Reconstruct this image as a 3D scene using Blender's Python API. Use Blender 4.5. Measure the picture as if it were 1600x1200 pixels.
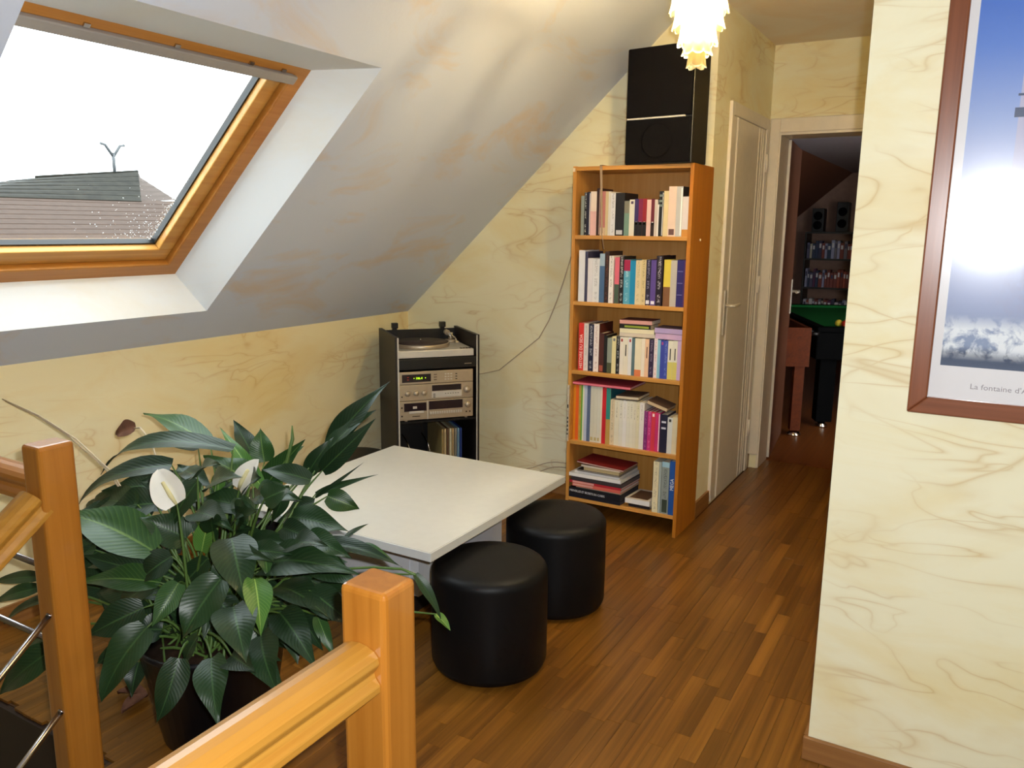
import bpy, bmesh, math, random
from mathutils import Vector, Matrix, Euler
for _o in list(bpy.data.objects): bpy.data.objects.remove(_o)
SC = bpy.context.scene
COL = SC.collection
rnd = random.Random(7)
# ------------------------------------------------------------------ camera
cam_d = bpy.data.cameras.new('camera'); cam = bpy.data.objects.new('camera', cam_d); COL.objects.link(cam)
cam_d.sensor_width = 36.0; cam_d.lens = 36.0*1254.344/1600.0; cam_d.clip_start = 0.02
_y, _t, _r = -5.24091878e-01, 1.91689855e-01, 1.03668659e-02
_f = Vector((math.sin(_y)*math.cos(_t), math.cos(_y)*math.cos(_t), -math.sin(_t)))
_ri = Vector((math.cos(_y), -math.sin(_y), 0)); _u = _ri.cross(_f)
_R = math.cos(_r)*_ri + math.sin(_r)*_u; _U = -math.sin(_r)*_ri + math.cos(_r)*_u
cam.matrix_world = Matrix(((_R.x, _U.x, -_f.x, 0), (_R.y, _U.y, -_f.y, 0), (_R.z, _U.z, -_f.z, 1.475), (0, 0, 0, 1)))
SC.camera = cam
# ------------------------------------------------------------------ world: overcast white sky
W = bpy.data.worlds.new('overcast'); SC.world = W; W.use_nodes = True
wn = W.node_tree.nodes; wl = W.node_tree.links
bg = wn['Background']; bg.inputs['Color'].default_value = (0.90, 0.98, 1.0, 1); bg.inputs['Strength'].default_value = 5.2
# ------------------------------------------------------------------ camera flash, a little right of and above the lens
fl = bpy.data.lights.new('camera_flash', 'SPOT'); fl.energy = 132; fl.color = (0.97, 0.99, 1.0)
fl.spot_size = math.radians(105); fl.spot_blend = 0.5; fl.shadow_soft_size = 0.012
flo = bpy.data.objects.new('camera_flash', fl); COL.objects.link(flo)
flo.location = Vector((0, 0, 1.475)) + _R*0.045 + _U*0.05 + _f*0.0
flo.rotation_euler = cam.matrix_world.to_euler()
SC.view_settings.view_transform = 'Standard'; SC.view_settings.look = 'None'
SC.view_settings.exposure = 0.3; SC.view_settings.gamma = 1.0; SC.view_settings.use_curve_mapping = False
# ------------------------------------------------------------------ helpers
def lin(c):
    if isinstance(c, str): c = [int(c[i:i+2], 16)/255 for i in (0, 2, 4)]
    return tuple(x/12.92 if x <= .04045 else ((x+.055)/1.055)**2.4 for x in c) + (1,)
class MB:
    """collects shapes and links them as one mesh object"""
    def __init__(s): s.v = []; s.f = []; s.m = []; s.sm = []; s.uv = {}
    def add(s, vs, fs, m=0, smooth=False):
        b = len(s.v); s.v += [tuple(x) for x in vs]
        for f in fs: s.f.append([b+i for i in f]); s.m.append(m); s.sm.append(smooth)
        return b
    def box(s, x0, x1, y0, y1, z0, z1, m=0):
        s.add([(x0,y0,z0),(x1,y0,z0),(x1,y1,z0),(x0,y1,z0),(x0,y0,z1),(x1,y0,z1),(x1,y1,z1),(x0,y1,z1)],
              [(0,3,2,1),(4,5,6,7),(0,1,5,4),(1,2,6,5),(2,3,7,6),(3,0,4,7)], m); return s
    def obox(s, p, ax, ay, az, m=0):
        """box from corner p along three edge vectors"""
        p, ax, ay, az = map(Vector, (p, ax, ay, az))
        s.add([p, p+ax, p+ax+ay, p+ay, p+az, p+ax+az, p+ax+ay+az, p+ay+az],
              [(0,3,2,1),(4,5,6,7),(0,1,5,4),(1,2,6,5),(2,3,7,6),(3,0,4,7)], m); return s
    def tube(s, pts, r, n=8, m=0, cap=True, smooth=True):
        pts = [Vector(p) for p in pts]; rs = r if isinstance(r, (list, tuple)) else [r]*len(pts)
        vs = []; up = None
        for i, p in enumerate(pts):
            t = (pts[min(i+1, len(pts)-1)] - pts[max(i-1, 0)]).normalized()
            a = t.cross(Vector((0,0,1)) if abs(t.z) < .95 else Vector((1,0,0))) if up is None else up - t*up.dot(t)
            a.normalize(); up = a; b = t.cross(a)
            for k in range(n):
                w = 2*math.pi*k/n; vs.append(p + (a*math.cos(w)+b*math.sin(w))*rs[i])
        fs = [(i*n+k, i*n+(k+1) % n, (i+1)*n+(k+1) % n, (i+1)*n+k) for i in range(len(pts)-1) for k in range(n)]
        s.add(vs, fs, m, smooth)
        if cap:
            s.add(vs[:n], [tuple(range(n))[::-1]], m); s.add(vs[-n:], [tuple(range(n))], m)
        return s
    def lathe(s, prof, c=(0,0,0), n=32, m=0, smooth=True, cap=True):
        vs = [(c[0]+r*math.cos(2*math.pi*k/n), c[1]+r*math.sin(2*math.pi*k/n), c[2]+z) for r, z in prof for k in range(n)]
        fs = [(i*n+k, i*n+(k+1) % n, (i+1)*n+(k+1) % n, (i+1)*n+k) for i in range(len(prof)-1) for k in range(n)]
        s.add(vs, fs, m, smooth)
        if cap and prof[0][0] > 1e-4: s.add(vs[:n], [tuple(range(n))[::-1]], m)
        if cap and prof[-1][0] > 1e-4: s.add(vs[-n:], [tuple(range(n))], m)
        return s
    def prism(s, poly, d, m=0, smooth=False):
        """3-D polygon swept by vector d"""
        poly = [Vector(p) for p in poly]; d = Vector(d); n = len(poly)
        s.add(poly, [tuple(range(n))[::-1]], m); s.add([p+d for p in poly], [tuple(range(n))], m)
        s.add(poly+[p+d for p in poly], [(i, (i+1) % n, n+(i+1) % n, n+i) for i in range(n)], m, smooth); return s
    def disc(s, c, nrm, r, h, n=20, m=0):
        c = Vector(c); nrm = Vector(nrm).normalized(); return s.tube([c, c+nrm*h], r, n, m)
    def build(s, name, mats, parent=None, bevel=0, seg=2, local=False, origin=None, weld=True, recalc=True):
        me = bpy.data.meshes.new(name); me.from_pydata(s.v, [], s.f)
        mats = mats if isinstance(mats, (list, tuple)) else [mats]
        for x in mats: me.materials.append(x)
        me.polygons.foreach_set('material_index', s.m); me.polygons.foreach_set('use_smooth', s.sm)
        bm = bmesh.new(); bm.from_mesh(me)
        if weld: bmesh.ops.remove_doubles(bm, verts=bm.verts, dist=1e-6)
        if recalc: bmesh.ops.recalc_face_normals(bm, faces=bm.faces)
        if bevel:
            ed = [e for e in bm.edges if len(e.link_faces) == 2 and e.calc_face_angle(0) > .6]
            bmesh.ops.bevel(bm, geom=ed, offset=bevel, segments=seg, profile=.5, affect='EDGES', clamp_overlap=True)
        bm.to_mesh(me); bm.free()
        o = bpy.data.objects.new(name, me); COL.objects.link(o)
        if parent is not None:
            if not local: me.transform(world(parent).inverted())
            o.parent = parent
        elif origin is not None:
            me.transform(Matrix.Translation(-Vector(origin))); o.location = origin
        return o
def world(o):
    m = Matrix.LocRotScale(o.location, o.rotation_euler, o.scale)
    return world(o.parent) @ m if o.parent else m
def tag(o, label=None, cat=None, group=None, kind=None):
    if label: o['label'] = label
    if cat: o['category'] = cat
    if group: o['group'] = group
    if kind: o['kind'] = kind
    return o
def thing(name, loc, label, cat, group=None, rz=0):
    o = bpy.data.objects.new(name, None); COL.objects.link(o); o.location = loc; o.rotation_euler = (0, 0, rz); o.empty_display_size = .05
    return tag(o, label, cat, group)
def text(body, size, M, parent, mat, name='lettering', depth=.0004, align='LEFT', squash=1.0):
    cu = bpy.data.curves.new('t', 'FONT'); cu.body = body; cu.size = size; cu.extrude = depth; cu.align_x = align; cu.resolution_u = 2
    t = bpy.data.objects.new('t', cu); COL.objects.link(t)
    dg = bpy.context.evaluated_depsgraph_get(); me = bpy.data.meshes.new_from_object(t.evaluated_get(dg))
    bpy.data.objects.remove(t); bpy.data.curves.remove(cu)
    me.name = name; me.materials.clear(); me.materials.append(mat)
    me.transform(M @ Matrix.Diagonal((squash, 1, 1, 1)))
    o = bpy.data.objects.new(name, me); COL.objects.link(o)
    if parent is not None: me.transform(world(parent).inverted()); o.parent = parent
    return o
def frame_mat(p, ax, ay):
    """matrix whose x,y axes run along ax, ay from p (for flat lettering)"""
    ax = Vector(ax).normalized(); ay = Vector(ay).normalized(); az = ax.cross(ay)
    return Matrix(((ax.x, ay.x, az.x, p[0]), (ax.y, ay.y, az.y, p[1]), (ax.z, ay.z, az.z, p[2]), (0,0,0,1)))
# ------------------------------------------------------------------ materials
class N:
    def __init__(s, name):
        s.m = bpy.data.materials.new(name); s.m.use_nodes = True; s.t = s.m.node_tree; s.n = s.t.nodes; s.b = s.n['Principled BSDF']
    def new(s, kind, **kw):
        x = s.n.new(kind)
        for k, v in kw.items():
            if k in x.inputs: x.inputs[k].default_value = v
            else: setattr(x, k, v)
        return x
    def link(s, a, b): s.t.links.new(a, b)
    def coord(s, scale=(1,1,1), rot=(0,0,0), out='Object', off=None):
        tc = s.new('ShaderNodeTexCoord'); mp = s.new('ShaderNodeMapping'); mp.inputs['Scale'].default_value = scale; mp.inputs['Rotation'].default_value = rot
        if off is not None: s.link(off, mp.inputs['Location'])
        s.link(tc.outputs[out], mp.inputs['Vector']); return mp.outputs[0]
    def noise(s, vec, scale, detail=4, rough=.55, dist=0, out=0):
        x = s.new('ShaderNodeTexNoise'); x.inputs['Scale'].default_value = scale; x.inputs['Detail'].default_value = detail
        x.inputs['Roughness'].default_value = rough; x.inputs['Distortion'].default_value = dist
        if vec is not None: s.link(vec, x.inputs['Vector'])
        return x.outputs[out]
    def ramp(s, fac, stops, interp='LINEAR'):
        r = s.new('ShaderNodeValToRGB'); cr = r.color_ramp; cr.interpolation = interp
        while len(cr.elements) > 1: cr.elements.remove(cr.elements[-1])
        cr.elements[0].position, cr.elements[0].color = stops[0]
        for p, c in stops[1:]:
            e = cr.elements.new(p); e.color = c
        s.link(fac, r.inputs[0]); return r.outputs[0]
    def mix(s, fac, a, b, mode='MIX'):
        x = s.new('ShaderNodeMix'); x.data_type = 'RGBA'; x.blend_type = mode
        for v, i in ((fac, 0), (a, 6), (b, 7)):
            if hasattr(v, 'links'): s.link(v, x.inputs[i])
            else: x.inputs[i].default_value = v
        return x.outputs[2]
    def math(s, op, a, b=0.0, c=None):
        x = s.new('ShaderNodeMath'); x.operation = op
        for i, v in enumerate((a, b, c)):
            if v is None: continue
            if hasattr(v, 'links'): s.link(v, x.inputs[i])
            else: x.inputs[i].default_value = v
        return x.outputs[0]
    def bump(s, h, strength=.2, dist=.01):
        x = s.new('ShaderNodeBump'); x.inputs['Strength'].default_value = strength; x.inputs['Distance'].default_value = dist
        s.link(h, x.inputs['Height']); s.link(x.outputs[0], s.b.inputs['Normal'])
    def col(s, c):
        if hasattr(c, 'links'): s.link(c, s.b.inputs['Base Color'])
        else: s.b.inputs['Base Color'].default_value = c
    def set(s, rough=.5, spec=.5, metal=0, coat=0):
        s.b.inputs['Roughness'].default_value = rough; s.b.inputs['Specular IOR Level'].default_value = spec; s.b.inputs['Metallic'].default_value = metal
        s.b.inputs['Coat Weight'].default_value = coat; return s.m
BW = ((0,0,0,1), (1,1,1,1))
def plain(name, c, rough=.5, spec=.5, metal=0, var=.06, scale=25, coat=0):
    k = N(name); c = lin(c); f = k.noise(k.coord(), scale, 3)
    d = tuple(max(0, x*(1-var)) for x in c[:3])+(1,); e = tuple(min(1, x*(1+var)) for x in c[:3])+(1,)
    k.col(k.ramp(f, [(.3, d), (.7, e)])); return k.set(rough, spec, metal, coat)
def wood(name, dark, light, axis='Z', rough=.35, spec=.5, fine=60, coat=0, rand=False, contrast=(.3,.7)):
    k = N(name); sc = {'X': (1.2, fine, fine), 'Y': (fine, 1.2, fine), 'Z': (fine, fine, 1.2)}[axis]
    off = None
    if rand:
        oi = k.new('ShaderNodeObjectInfo'); cx = k.new('ShaderNodeCombineXYZ')
        q = k.math('MULTIPLY', oi.outputs['Random'], 37.0)
        for i in range(3): k.link(q, cx.inputs[i])
        off = cx.outputs[0]
    v = k.coord(sc, off=off); f = k.noise(v, 1.0, 5, .6, .6)
    g = k.noise(k.coord(tuple(x*.22 for x in sc), off=off), 1.0, 3, .5, 1.5)
    h = k.math('ADD', k.math('MULTIPLY', f, .55), k.math('MULTIPLY', g, .45))
    c = k.ramp(h, [(contrast[0], lin(dark)), (contrast[1], lin(light))])
    if rand:
        b = k.new('ShaderNodeHueSaturation'); k.link(c, b.inputs['Color'])
        oi2 = k.new('ShaderNodeObjectInfo'); r2 = k.math('MULTIPLY_ADD', oi2.outputs['Random'], .34, .83)
        k.link(r2, b.inputs['Value']); c = b.outputs[0]
    k.col(c); k.bump(h, .06, .002); return k.set(rough, spec, 0, coat)
def paint(name, base, ochre, vein, amount=.5, rot=(0,0,0), veins=True, blot=.5, smear=(0.55,0.72), rough=.6, vs=1.0):
    """brushed decorative wall paint: cloudy ochre wash with thin creased veins"""
    k = N(name)
    c1 = k.coord((1.0, 1.0, 2.2), rot)
    cloud = k.noise(c1, 1.7, 5, .6, .8)
    m1 = k.math('MULTIPLY', k.ramp(cloud, [(smear[0]-.1, (0,0,0,1)), (smear[1], (1,1,1,1))]), blot)
    c = k.mix(m1, lin(base), lin(ochre))
    tint = k.noise(k.coord((1,1,1)), .9, 2)
    c = k.mix(k.math('MULTIPLY', k.ramp(tint, [(.4, (0,0,0,1)), (.65, (1,1,1,1))]), .14), c, lin('f4efe6'))
    if veins:
        tot = None
        for sc, w, ds, rr in ((1.3*vs, .008, .9, .45), (2.2*vs, .010, .8, .3), (.9*vs, .005, 1.1, -.3)):
            v = k.coord((.9, .9, 3.0), (rot[0], rot[1]+rr, rot[2]))
            n = k.noise(v, sc, 2.5, .5, ds)
            d = k.math('ABSOLUTE', k.math('SUBTRACT', n, .5))
            ln = k.ramp(d, [(0, (.9,.9,.9,1)), (w*.6, (.45,.45,.45,1)), (w*1.6, (.18,.18,.18,1)), (w*5, (0,0,0,1))])
            gate = k.ramp(k.noise(k.coord((1,1,1.3)), 2.1, 2), [(.44, (0,0,0,1)), (.6, (1,1,1,1))])
            x = k.math('MULTIPLY', ln, gate); tot = x if tot is None else k.math('MAXIMUM', tot, x)
        c = k.mix(k.math('MULTIPLY', tot, amount), c, lin(vein))
        hb = k.math('ADD', k.math('MULTIPLY', tot, .6), k.math('MULTIPLY', k.noise(k.coord(), 60, 3), .3))
    else:
        hb = k.noise(k.coord(), 70, 4)
    k.col(c); k.bump(hb, .12, .004); return k.set(rough, .3)
M = {}
M['wall'] = paint('cream_sponged_paint', 'f0eac8', 'e6d08c', 'c49a4a', .5, blot=.6)
M['wall_knee'] = paint('warm_sponged_paint', 'f0e4b8', 'e6ca82', 'cc9e4e', .5, rot=(.3, .0, .2), blot=.6)
M['slope'] = paint('daylight_tinted_ceiling_paint', 'ced7ea', 'd4b488', 'd0a060', .0, rot=(.0, .74, .3), veins=False, blot=.75, smear=(.62, .74))  # cool daylight cast put into the base colour, beneath the ochre smears
M['ceil'] = paint('ceiling_paint', 'e8e0d2', 'dcb888', 'd0a060', .0, veins=False, blot=.5)
M['reveal'] = paint('white_reveal_paint', 'e9edf0', 'e6d6b4', 'd0a060', .0, veins=False, blot=.35, smear=(.6,.78))
M['white_trim'] = plain('white_door_enamel', 'e2d8c8', .35, .5, var=.03)
M['floor_gap'] = plain('dark_floor_gap', '4a2e12', .7)
M['plank'] = wood('laminate_plank', '5a360d', '8f5e20', 'Y', .32, .5, 55, rand=True, contrast=(.34,.66))
M['plank2'] = wood('laminate_mixed', '5a360d', '8f5e20', 'Y', .32, .5, 55, contrast=(.34,.66))
M['base'] = wood('baseboard_wood', '7d5027', 'a3733f', 'X', .4)
M['basey'] = wood('baseboard_wood_y', '7d5027', 'a3733f', 'Y', .4)
M['post'] = wood('varnished_beech', '965818', 'b4762c', 'Z', .28, .5, 45, coat=.3)
M['raily'] = wood('varnished_rail', '9c6620', 'ba8838', 'Y', .34, .5, 45, coat=.15)
M['railx'] = wood('varnished_rail_x', '965818', 'b4762c', 'X', .28, .5, 45, coat=.3)
M['steel'] = plain('brushed_steel', 'b8b4b6', .25, .5, 1.0, var=.03)
M['handle'] = plain('satin_handle', 'd6cdbd', .3, .6, .35, var=.02)
M['barmetal'] = plain('grey_vent_bar', '9b948e', .45, .5, var=.03)
M['chrome'] = plain('polished_chrome', 'd8d2c8', .12, .5, 1.0, var=.02)
M['pinez'] = wood('pine_frame', 'b87a32', 'd9a558', 'Y', .35, .5, 40)
M['pined'] = wood('pine_frame_dark', 'a5651f', 'c2853a', 'Y', .35, .5, 40)
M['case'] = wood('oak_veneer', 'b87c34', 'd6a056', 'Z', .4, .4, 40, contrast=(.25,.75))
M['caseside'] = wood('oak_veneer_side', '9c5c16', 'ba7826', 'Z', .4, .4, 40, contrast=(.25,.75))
M['casex'] = wood('oak_veneer_shelf', 'b87c34', 'd6a056', 'X', .4, .4, 40)
M['tablewhite'] = plain('white_laminate', 'd4d5d2', .35, .4, var=.02)
M['tableblue'] = plain('white_panel', 'd4d6da', .4, .4, var=.02)
M['edge_line'] = plain('edge_seam', '8a857c', .5)
M['leather'] = plain('black_leatherette', '0a0a0c', .5, .25, var=.15, scale=80)
M['black'] = plain('black_lacquer', '0c0b0c', .4)
M['blackwood'] = plain('black_ash_foil', '221c18', .45, .5, var=.2, scale=60)
M['cloth'] = plain('speaker_cloth', '0b0a0d', .9, .1, var=.2, scale=200)
M['silver'] = plain('silver_fascia', 'b9ab96', .38, .5, .55, var=.03)
M['silverlight'] = plain('light_silver', 'cfccc6', .4, .5, .3, var=.03)
M['smoke'] = plain('smoked_display', '2a2024', .15)
M['cork'] = plain('rubber_mat', '3a2c28', .6)
M['pot'] = plain('black_plastic_pot', '131214', .35)
M['soil'] = plain('potting_soil', '2a1d14', .95, .1, var=.4)
M['wire'] = plain('grey_wire', 'bca98c', .6)
M['wirelight'] = plain('clear_flat_cable', 'a58a6e', .4)
M['paper'] = plain('page_edges', 'ddd2bc', .8, .1, var=.05, scale=150)
M['stairdark'] = plain('dark_brown_stairwell', '2c1b12', .6)  # one dark brown for the stairwell walls and hole edge
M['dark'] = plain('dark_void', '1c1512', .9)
M['felt'] = plain('green_felt', '1d6a34', .95, .1)
M['poolblack'] = plain('pool_table_black', '070708', .8, .04)
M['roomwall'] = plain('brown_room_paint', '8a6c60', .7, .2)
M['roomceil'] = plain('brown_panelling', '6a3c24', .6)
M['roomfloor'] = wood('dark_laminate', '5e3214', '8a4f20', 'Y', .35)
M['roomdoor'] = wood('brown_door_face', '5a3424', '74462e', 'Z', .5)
M['redwood'] = wood('cherry_wood', '4a1f0c', '6a3012', 'Y', .6, .15)
def flat(name, c, rough=.55, spec=.4):
    if ('f', c, rough) not in M: M[('f', c, rough)] = plain('print_'+c, c, rough, spec, var=.03)
    return M[('f', c, rough)]
def emit(name, c, st):
    k = N(name); k.b.inputs['Emission Color'].default_value = lin(c); k.b.inputs['Emission Strength'].default_value = st; k.col((0,0,0,1)); return k.m
# ================================================================== SETTING
KX, GY, CX = -3.002, 3.916, -1.168      # knee wall, gable wall, corridor wall
SLA = math.radians(42.579); SLD = Vector((math.cos(SLA), 0, math.sin(SLA))); SLN = Vector((-math.sin(SLA), 0, math.cos(SLA)))
SLP = Vector((KX, 0, .972)); CZ = 2.53; SLEN = (CZ-.972)/math.sin(SLA); SX = KX + SLEN*math.cos(SLA)
def slp(s, y, off=0): return SLP + SLD*s + SLN*off + Vector((0, y, 0))
def struct(o): o['kind'] = 'structure'; return o
mb = MB(); mb.box(KX-.1, KX, -1.7, GY+.1, -2.8, .972); mb.box(KX-.1,KX,-1.7,GY+.1,.972,1.0)
struct(mb.build('wall_left', M['wall_knee']))
mb = MB(); mb.prism([(KX-.1, GY, -.3), (CX, GY, -.3), (CX, GY, CZ+.05), (SX-.02, GY, CZ+.05), (KX-.1, GY, .93)], (0, .08, 0)); struct(mb.build('wall_back', M['wall']))
mb = MB(); mb.box(CX-.08, CX, GY+.08, 5.03, -.3, CZ+.03); struct(mb.build('wall_corridor_left', M['wall']))
mb = MB(); mb.box(CX-.08, -1.11, 5.03, 5.24, -.3, CZ+.03); mb.box(-.38, -.18, 5.03, 5.24, -.3, CZ+.03); mb.box(-1.11, -.38, 5.03, 5.24, 2.035, CZ+.03)
struct(mb.build('wall_corridor_end', M['wall'], weld=False))
mb = MB(); mb.box(-.288, 1.7, 2.2, 2.3, -.3, CZ+.03); struct(mb.build('wall_right', M['wall']))
mb = MB(); mb.box(-.288, -.18, 2.3, 5.03, -.3, CZ+.03); struct(mb.build('wall_corridor_right', M['wall']))
mb = MB(); mb.box(1.6, 1.7, -1.7, 2.2, -2.8, CZ+.03); struct(mb.build('wall_far_right', M['wall']))
mb = MB(); mb.box(KX-.1, 1.7, -1.8, -1.7, -2.8, CZ+.03); struct(mb.build('wall_behind', M['wall']))
mb = MB(); mb.box(SX, 1.7, -1.8, 5.24, CZ, CZ+.06); struct(mb.build('ceiling', M['ceil']))
# sloped ceiling with the skylight opening
O0, O1, OL, OU = 1.12, 2.310, .211, 1.541     # opening on the slope: y range, s range
I0, I1, IL, IU, ID = 1.06, 2.203, .284, 1.369, .15   # window end of the splayed reveal
mb = MB()
def sq(s0, s1, y0, y1, off=0): mb.add([slp(s0,y0,off), slp(s1,y0,off), slp(s1,y1,off), slp(s0,y1,off)], [(0,1,2,3)])
for a in ((-.02, OL, -1.8, GY+.02), (OU, SLEN+.03, -1.8, GY+.02), (OL, OU, -1.8, O0), (OL, OU, O1, GY+.02)): sq(*a)
slope = struct(mb.build('ceiling_sloped', M['slope']))
mb = MB()
for a in ((-.2, IL-.1, -1.9, GY+.1), (IU+.1, SLEN+.2, -1.9, GY+.1), (IL-.1, IU+.1, -1.9, I0-.1), (IL-.1, IU+.1, I1+.1, GY+.1)): sq(*a, off=.22)
struct(mb.build('trim_2', M['dark']))
# skylight
win = thing('window_1', slp((IL+IU)/2, (I0+I1)/2, ID), None, None); struct(win)
mb = MB()
oc = [slp(OL,O0), slp(OL,O1), slp(OU,O1), slp(OU,O0)]; ic = [slp(IL,I0,ID), slp(IL,I1,ID), slp(IU,I1,ID), slp(IU,I0,ID)]
for i in range(4): mb.add([oc[i], oc[(i+1) % 4], ic[(i+1) % 4], ic[i]], [(0,1,2,3)])
mb.build('reveal', M['reveal'], win)
FW, SW, GO = .062, .062, .20; FT, ST = .022, .034      # frame width, sash width, glass offset
def slbox(mb_, s0, s1, y0, y1, o0, o1, m=0): mb_.obox(slp(s0,y0,o0), SLD*(s1-s0), (0,y1-y0,0), SLN*(o1-o0), m)
sd = IU-IL
for nm, (s0,s1,y0,y1) in {'a':(IL,IL+FW,I0,I1),'b':(IU-FT,IU,I0,I1),'c':(IL+FW,IU-FT,I0,I0+FW),'d':(IL+FW,IU-FT,I1-FW,I1)}.items():
    mb = MB(); slbox(mb, s0-.012, s1+(.0 if nm!='b' else .012), y0-(.012 if nm!='d' else 0), y1+(.012 if nm!='c' else 0), ID, ID+.09); mb.build('frame_bar', M['pined'], win, bevel=.006)
s0_, s1_, y0_, y1_ = IL+FW+.004, IU-FT-.004, I0+FW+.004, I1-FW-.004
for nm, (s0,s1,y0,y1) in {'a':(s0_,s0_+SW,y0_,y1_),'b':(s1_-ST,s1_,y0_,y1_),'c':(s0_+SW,s1_-ST,y0_,y0_+SW),'d':(s0_+SW,s1_-ST,y1_-SW,y1_)}.items():
    mb = MB(); slbox(mb, s0, s1, y0, y1, ID+.022, ID+.085); mb.build('sash_bar', M['pinez'], win, bevel=.004)
mb = MB(); g0, g1, h0, h1 = s0_+SW, s1_-ST, y0_+SW, y1_-SW
for a in ((g0,g0+.008,h0,h1),(g1-.008,g1,h0,h1),(g0,g1,h0,h0+.008),(g0,g1,h1-.008,h1)): slbox(mb, *a, ID+.05, ID+.075)
mb.build('glazing_gasket', M['black'], win, weld=False)
k = N('window_glass'); tr = k.new('ShaderNodeBsdfTransparent'); tr.inputs[0].default_value = (.97,.99,1,1); gl = k.new('ShaderNodeBsdfGlossy'); gl.inputs['Roughness'].default_value = .02
mx = k.new('ShaderNodeMixShader'); mx.inputs[0].default_value = .03; k.link(tr.outputs[0], mx.inputs[1]); k.link(gl.outputs[0], mx.inputs[2]); k.link(mx.outputs[0], k.n['Material Output'].inputs[0])
M['pane'] = k.m
mb = MB(); slbox(mb, g0, g1, h0, h1, ID+.058, ID+.066); mb.build('pane', M['pane'], win)
# rain beads on the outside of the pane
k = N('rain_bead'); gb = k.new('ShaderNodeBsdfGlossy'); gb.inputs['Roughness'].default_value = .05; t2 = k.new('ShaderNodeBsdfTransparent'); mx = k.new('ShaderNodeMixShader'); mx.inputs[0].default_value = .55
k.link(t2.outputs[0], mx.inputs[1]); k.link(gb.outputs[0], mx.inputs[2]); k.link(mx.outputs[0], k.n['Material Output'].inputs[0]); M['bead'] = k.m
bm = bmesh.new()
for i in range(260):
    if i < 110: y = h1-.012-abs(rnd.gauss(0,.012)); s = g0 + rnd.random()*.42*(g1-g0)
    else: y = h1 - abs(rnd.gauss(0,.14)) - .02; s = g0 + .02 + abs(rnd.gauss(0,.13))
    if not (h0 < y < h1 and g0 < s < g1): continue
    p = slp(s, y, ID+.067); r = rnd.uniform(.0008,.0022)
    bmesh.ops.create_icosphere(bm, subdivisions=1, radius=r, matrix=Matrix.Translation(p))
me = bpy.data.meshes.new('rain_beads'); bm.to_mesh(me); bm.free(); me.materials.append(M['bead']); me.transform(world(win).inverted())
o = bpy.data.objects.new('rain_beads', me); COL.objects.link(o); o.parent = win; o['kind'] = 'stuff'
# ventilation bar along the top of the sash
mb = MB(); slbox(mb, IU-.068, IU-.034, I0+.0, I1-.045, ID-.012, ID+.02); mb.build('control_bar', M['barmetal'], win, bevel=.004)
for y in (1.38, 1.66, 1.94, 2.08):
    mb = MB(); slbox(mb, IU-.030, IU-.018, y, y+.018, ID-.006, ID+.012); mb.build('clip', M['steel'], win)
# ------------------------------------------------------------------ floor: slab and planks
HX0, HX1, HYL, HYR = -1.975, -.76, 1.19, 1.03    # stair hole
def on_floor(x, y):
    if y > 5.03: return -1.11 < x < -.38 and y < 5.24
    if y > GY: return CX < x < -.288
    if y > 2.2: return KX < x < -.288
    if x < HX0: return y > HYL
    if x < HX1: return y > HYR
    return x < 1.6
mb = MB()
for a in ((KX-.05, HX0, HYL, GY+.05), (HX0, HX1, HYR, GY+.05), (HX1, 1.65, -1.75, GY+.05), (CX-.05, -.2, GY+.05, 5.24)): mb.box(*a, -.24, -.009)
fl_o = struct(mb.build('floor', M['floor_gap'], weld=False))
PW = .050; lens = (.30, .36, .42, .50)
pm = {}
cells = []
r2 = random.Random(3)
x = KX
while x < 1.0:
    y = -1.7 + r2.uniform(-.4, 0)
    while y < 5.24:
        L = r2.choice(lens); cells.append((x, y, L)); y += L
    x += PW
near = MB()
def inside(x0, y0, L): return all(on_floor(a, b) for a in (x0+.003, x0+PW-.003) for b in (y0+.003, y0+L-.003))
cand = []
camp = Vector((0,0,1.475)); cmi = cam.matrix_world.inverted()
def in_view(p):
    q = cmi @ Vector(p)
    if q.z > -.2: return False
    return abs(q.x/q.z)*1254.3 < 860 and abs(q.y/q.z)*1254.3 < 650
for (x0, y0, L) in cells:
    full = inside(x0, y0, L)
    c = (x0+PW/2, y0+L/2, 0)
    if full and in_view(c): cand.append(((Vector(c)-camp).length, x0, y0, L))
    else:
        a, b = y0, y0+L
        xa, xb = x0, x0+PW
        # clip the plank to the floor in small steps
        n = 12; run = None
        for i in range(n+1):
            yy = a+(b-a)*(i+.5)/n; ok = i < n and on_floor((xa+xb)/2, yy)
            if ok and run is None: run = a+(b-a)*i/n
            if not ok and run is not None:
                near.box(xa+.0006, xb-.0006, run, a+(b-a)*i/n, -.009, 0); run = None
cand.sort(key=lambda t: t[0])
for L in lens:
    m_ = MB(); m_.box(-PW/2+.0002, PW/2-.0002, -L/2+.0002, L/2-.0002, -.009, 0); o = m_.build('plank', M['plank'], fl_o, bevel=.0004, seg=1, local=True); pm[L] = o
used = set()
for i, (d, x0, y0, L) in enumerate(cand):
    if i >= 300: near.box(x0+.0005, x0+PW-.0005, y0+.0005, y0+L-.0005, -.009, 0); continue
    if L not in used: o = pm[L]; used.add(L)
    else: o = pm[L].copy(); COL.objects.link(o); o.parent = fl_o
    o.location = (x0+PW/2, y0+L/2, rnd.uniform(-.0003, .0002))
for L in lens:
    if L not in used: bpy.data.objects.remove(pm[L])
o = near.build('planks_beyond', M['plank2'], fl_o, weld=False); o['kind'] = 'stuff'
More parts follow.
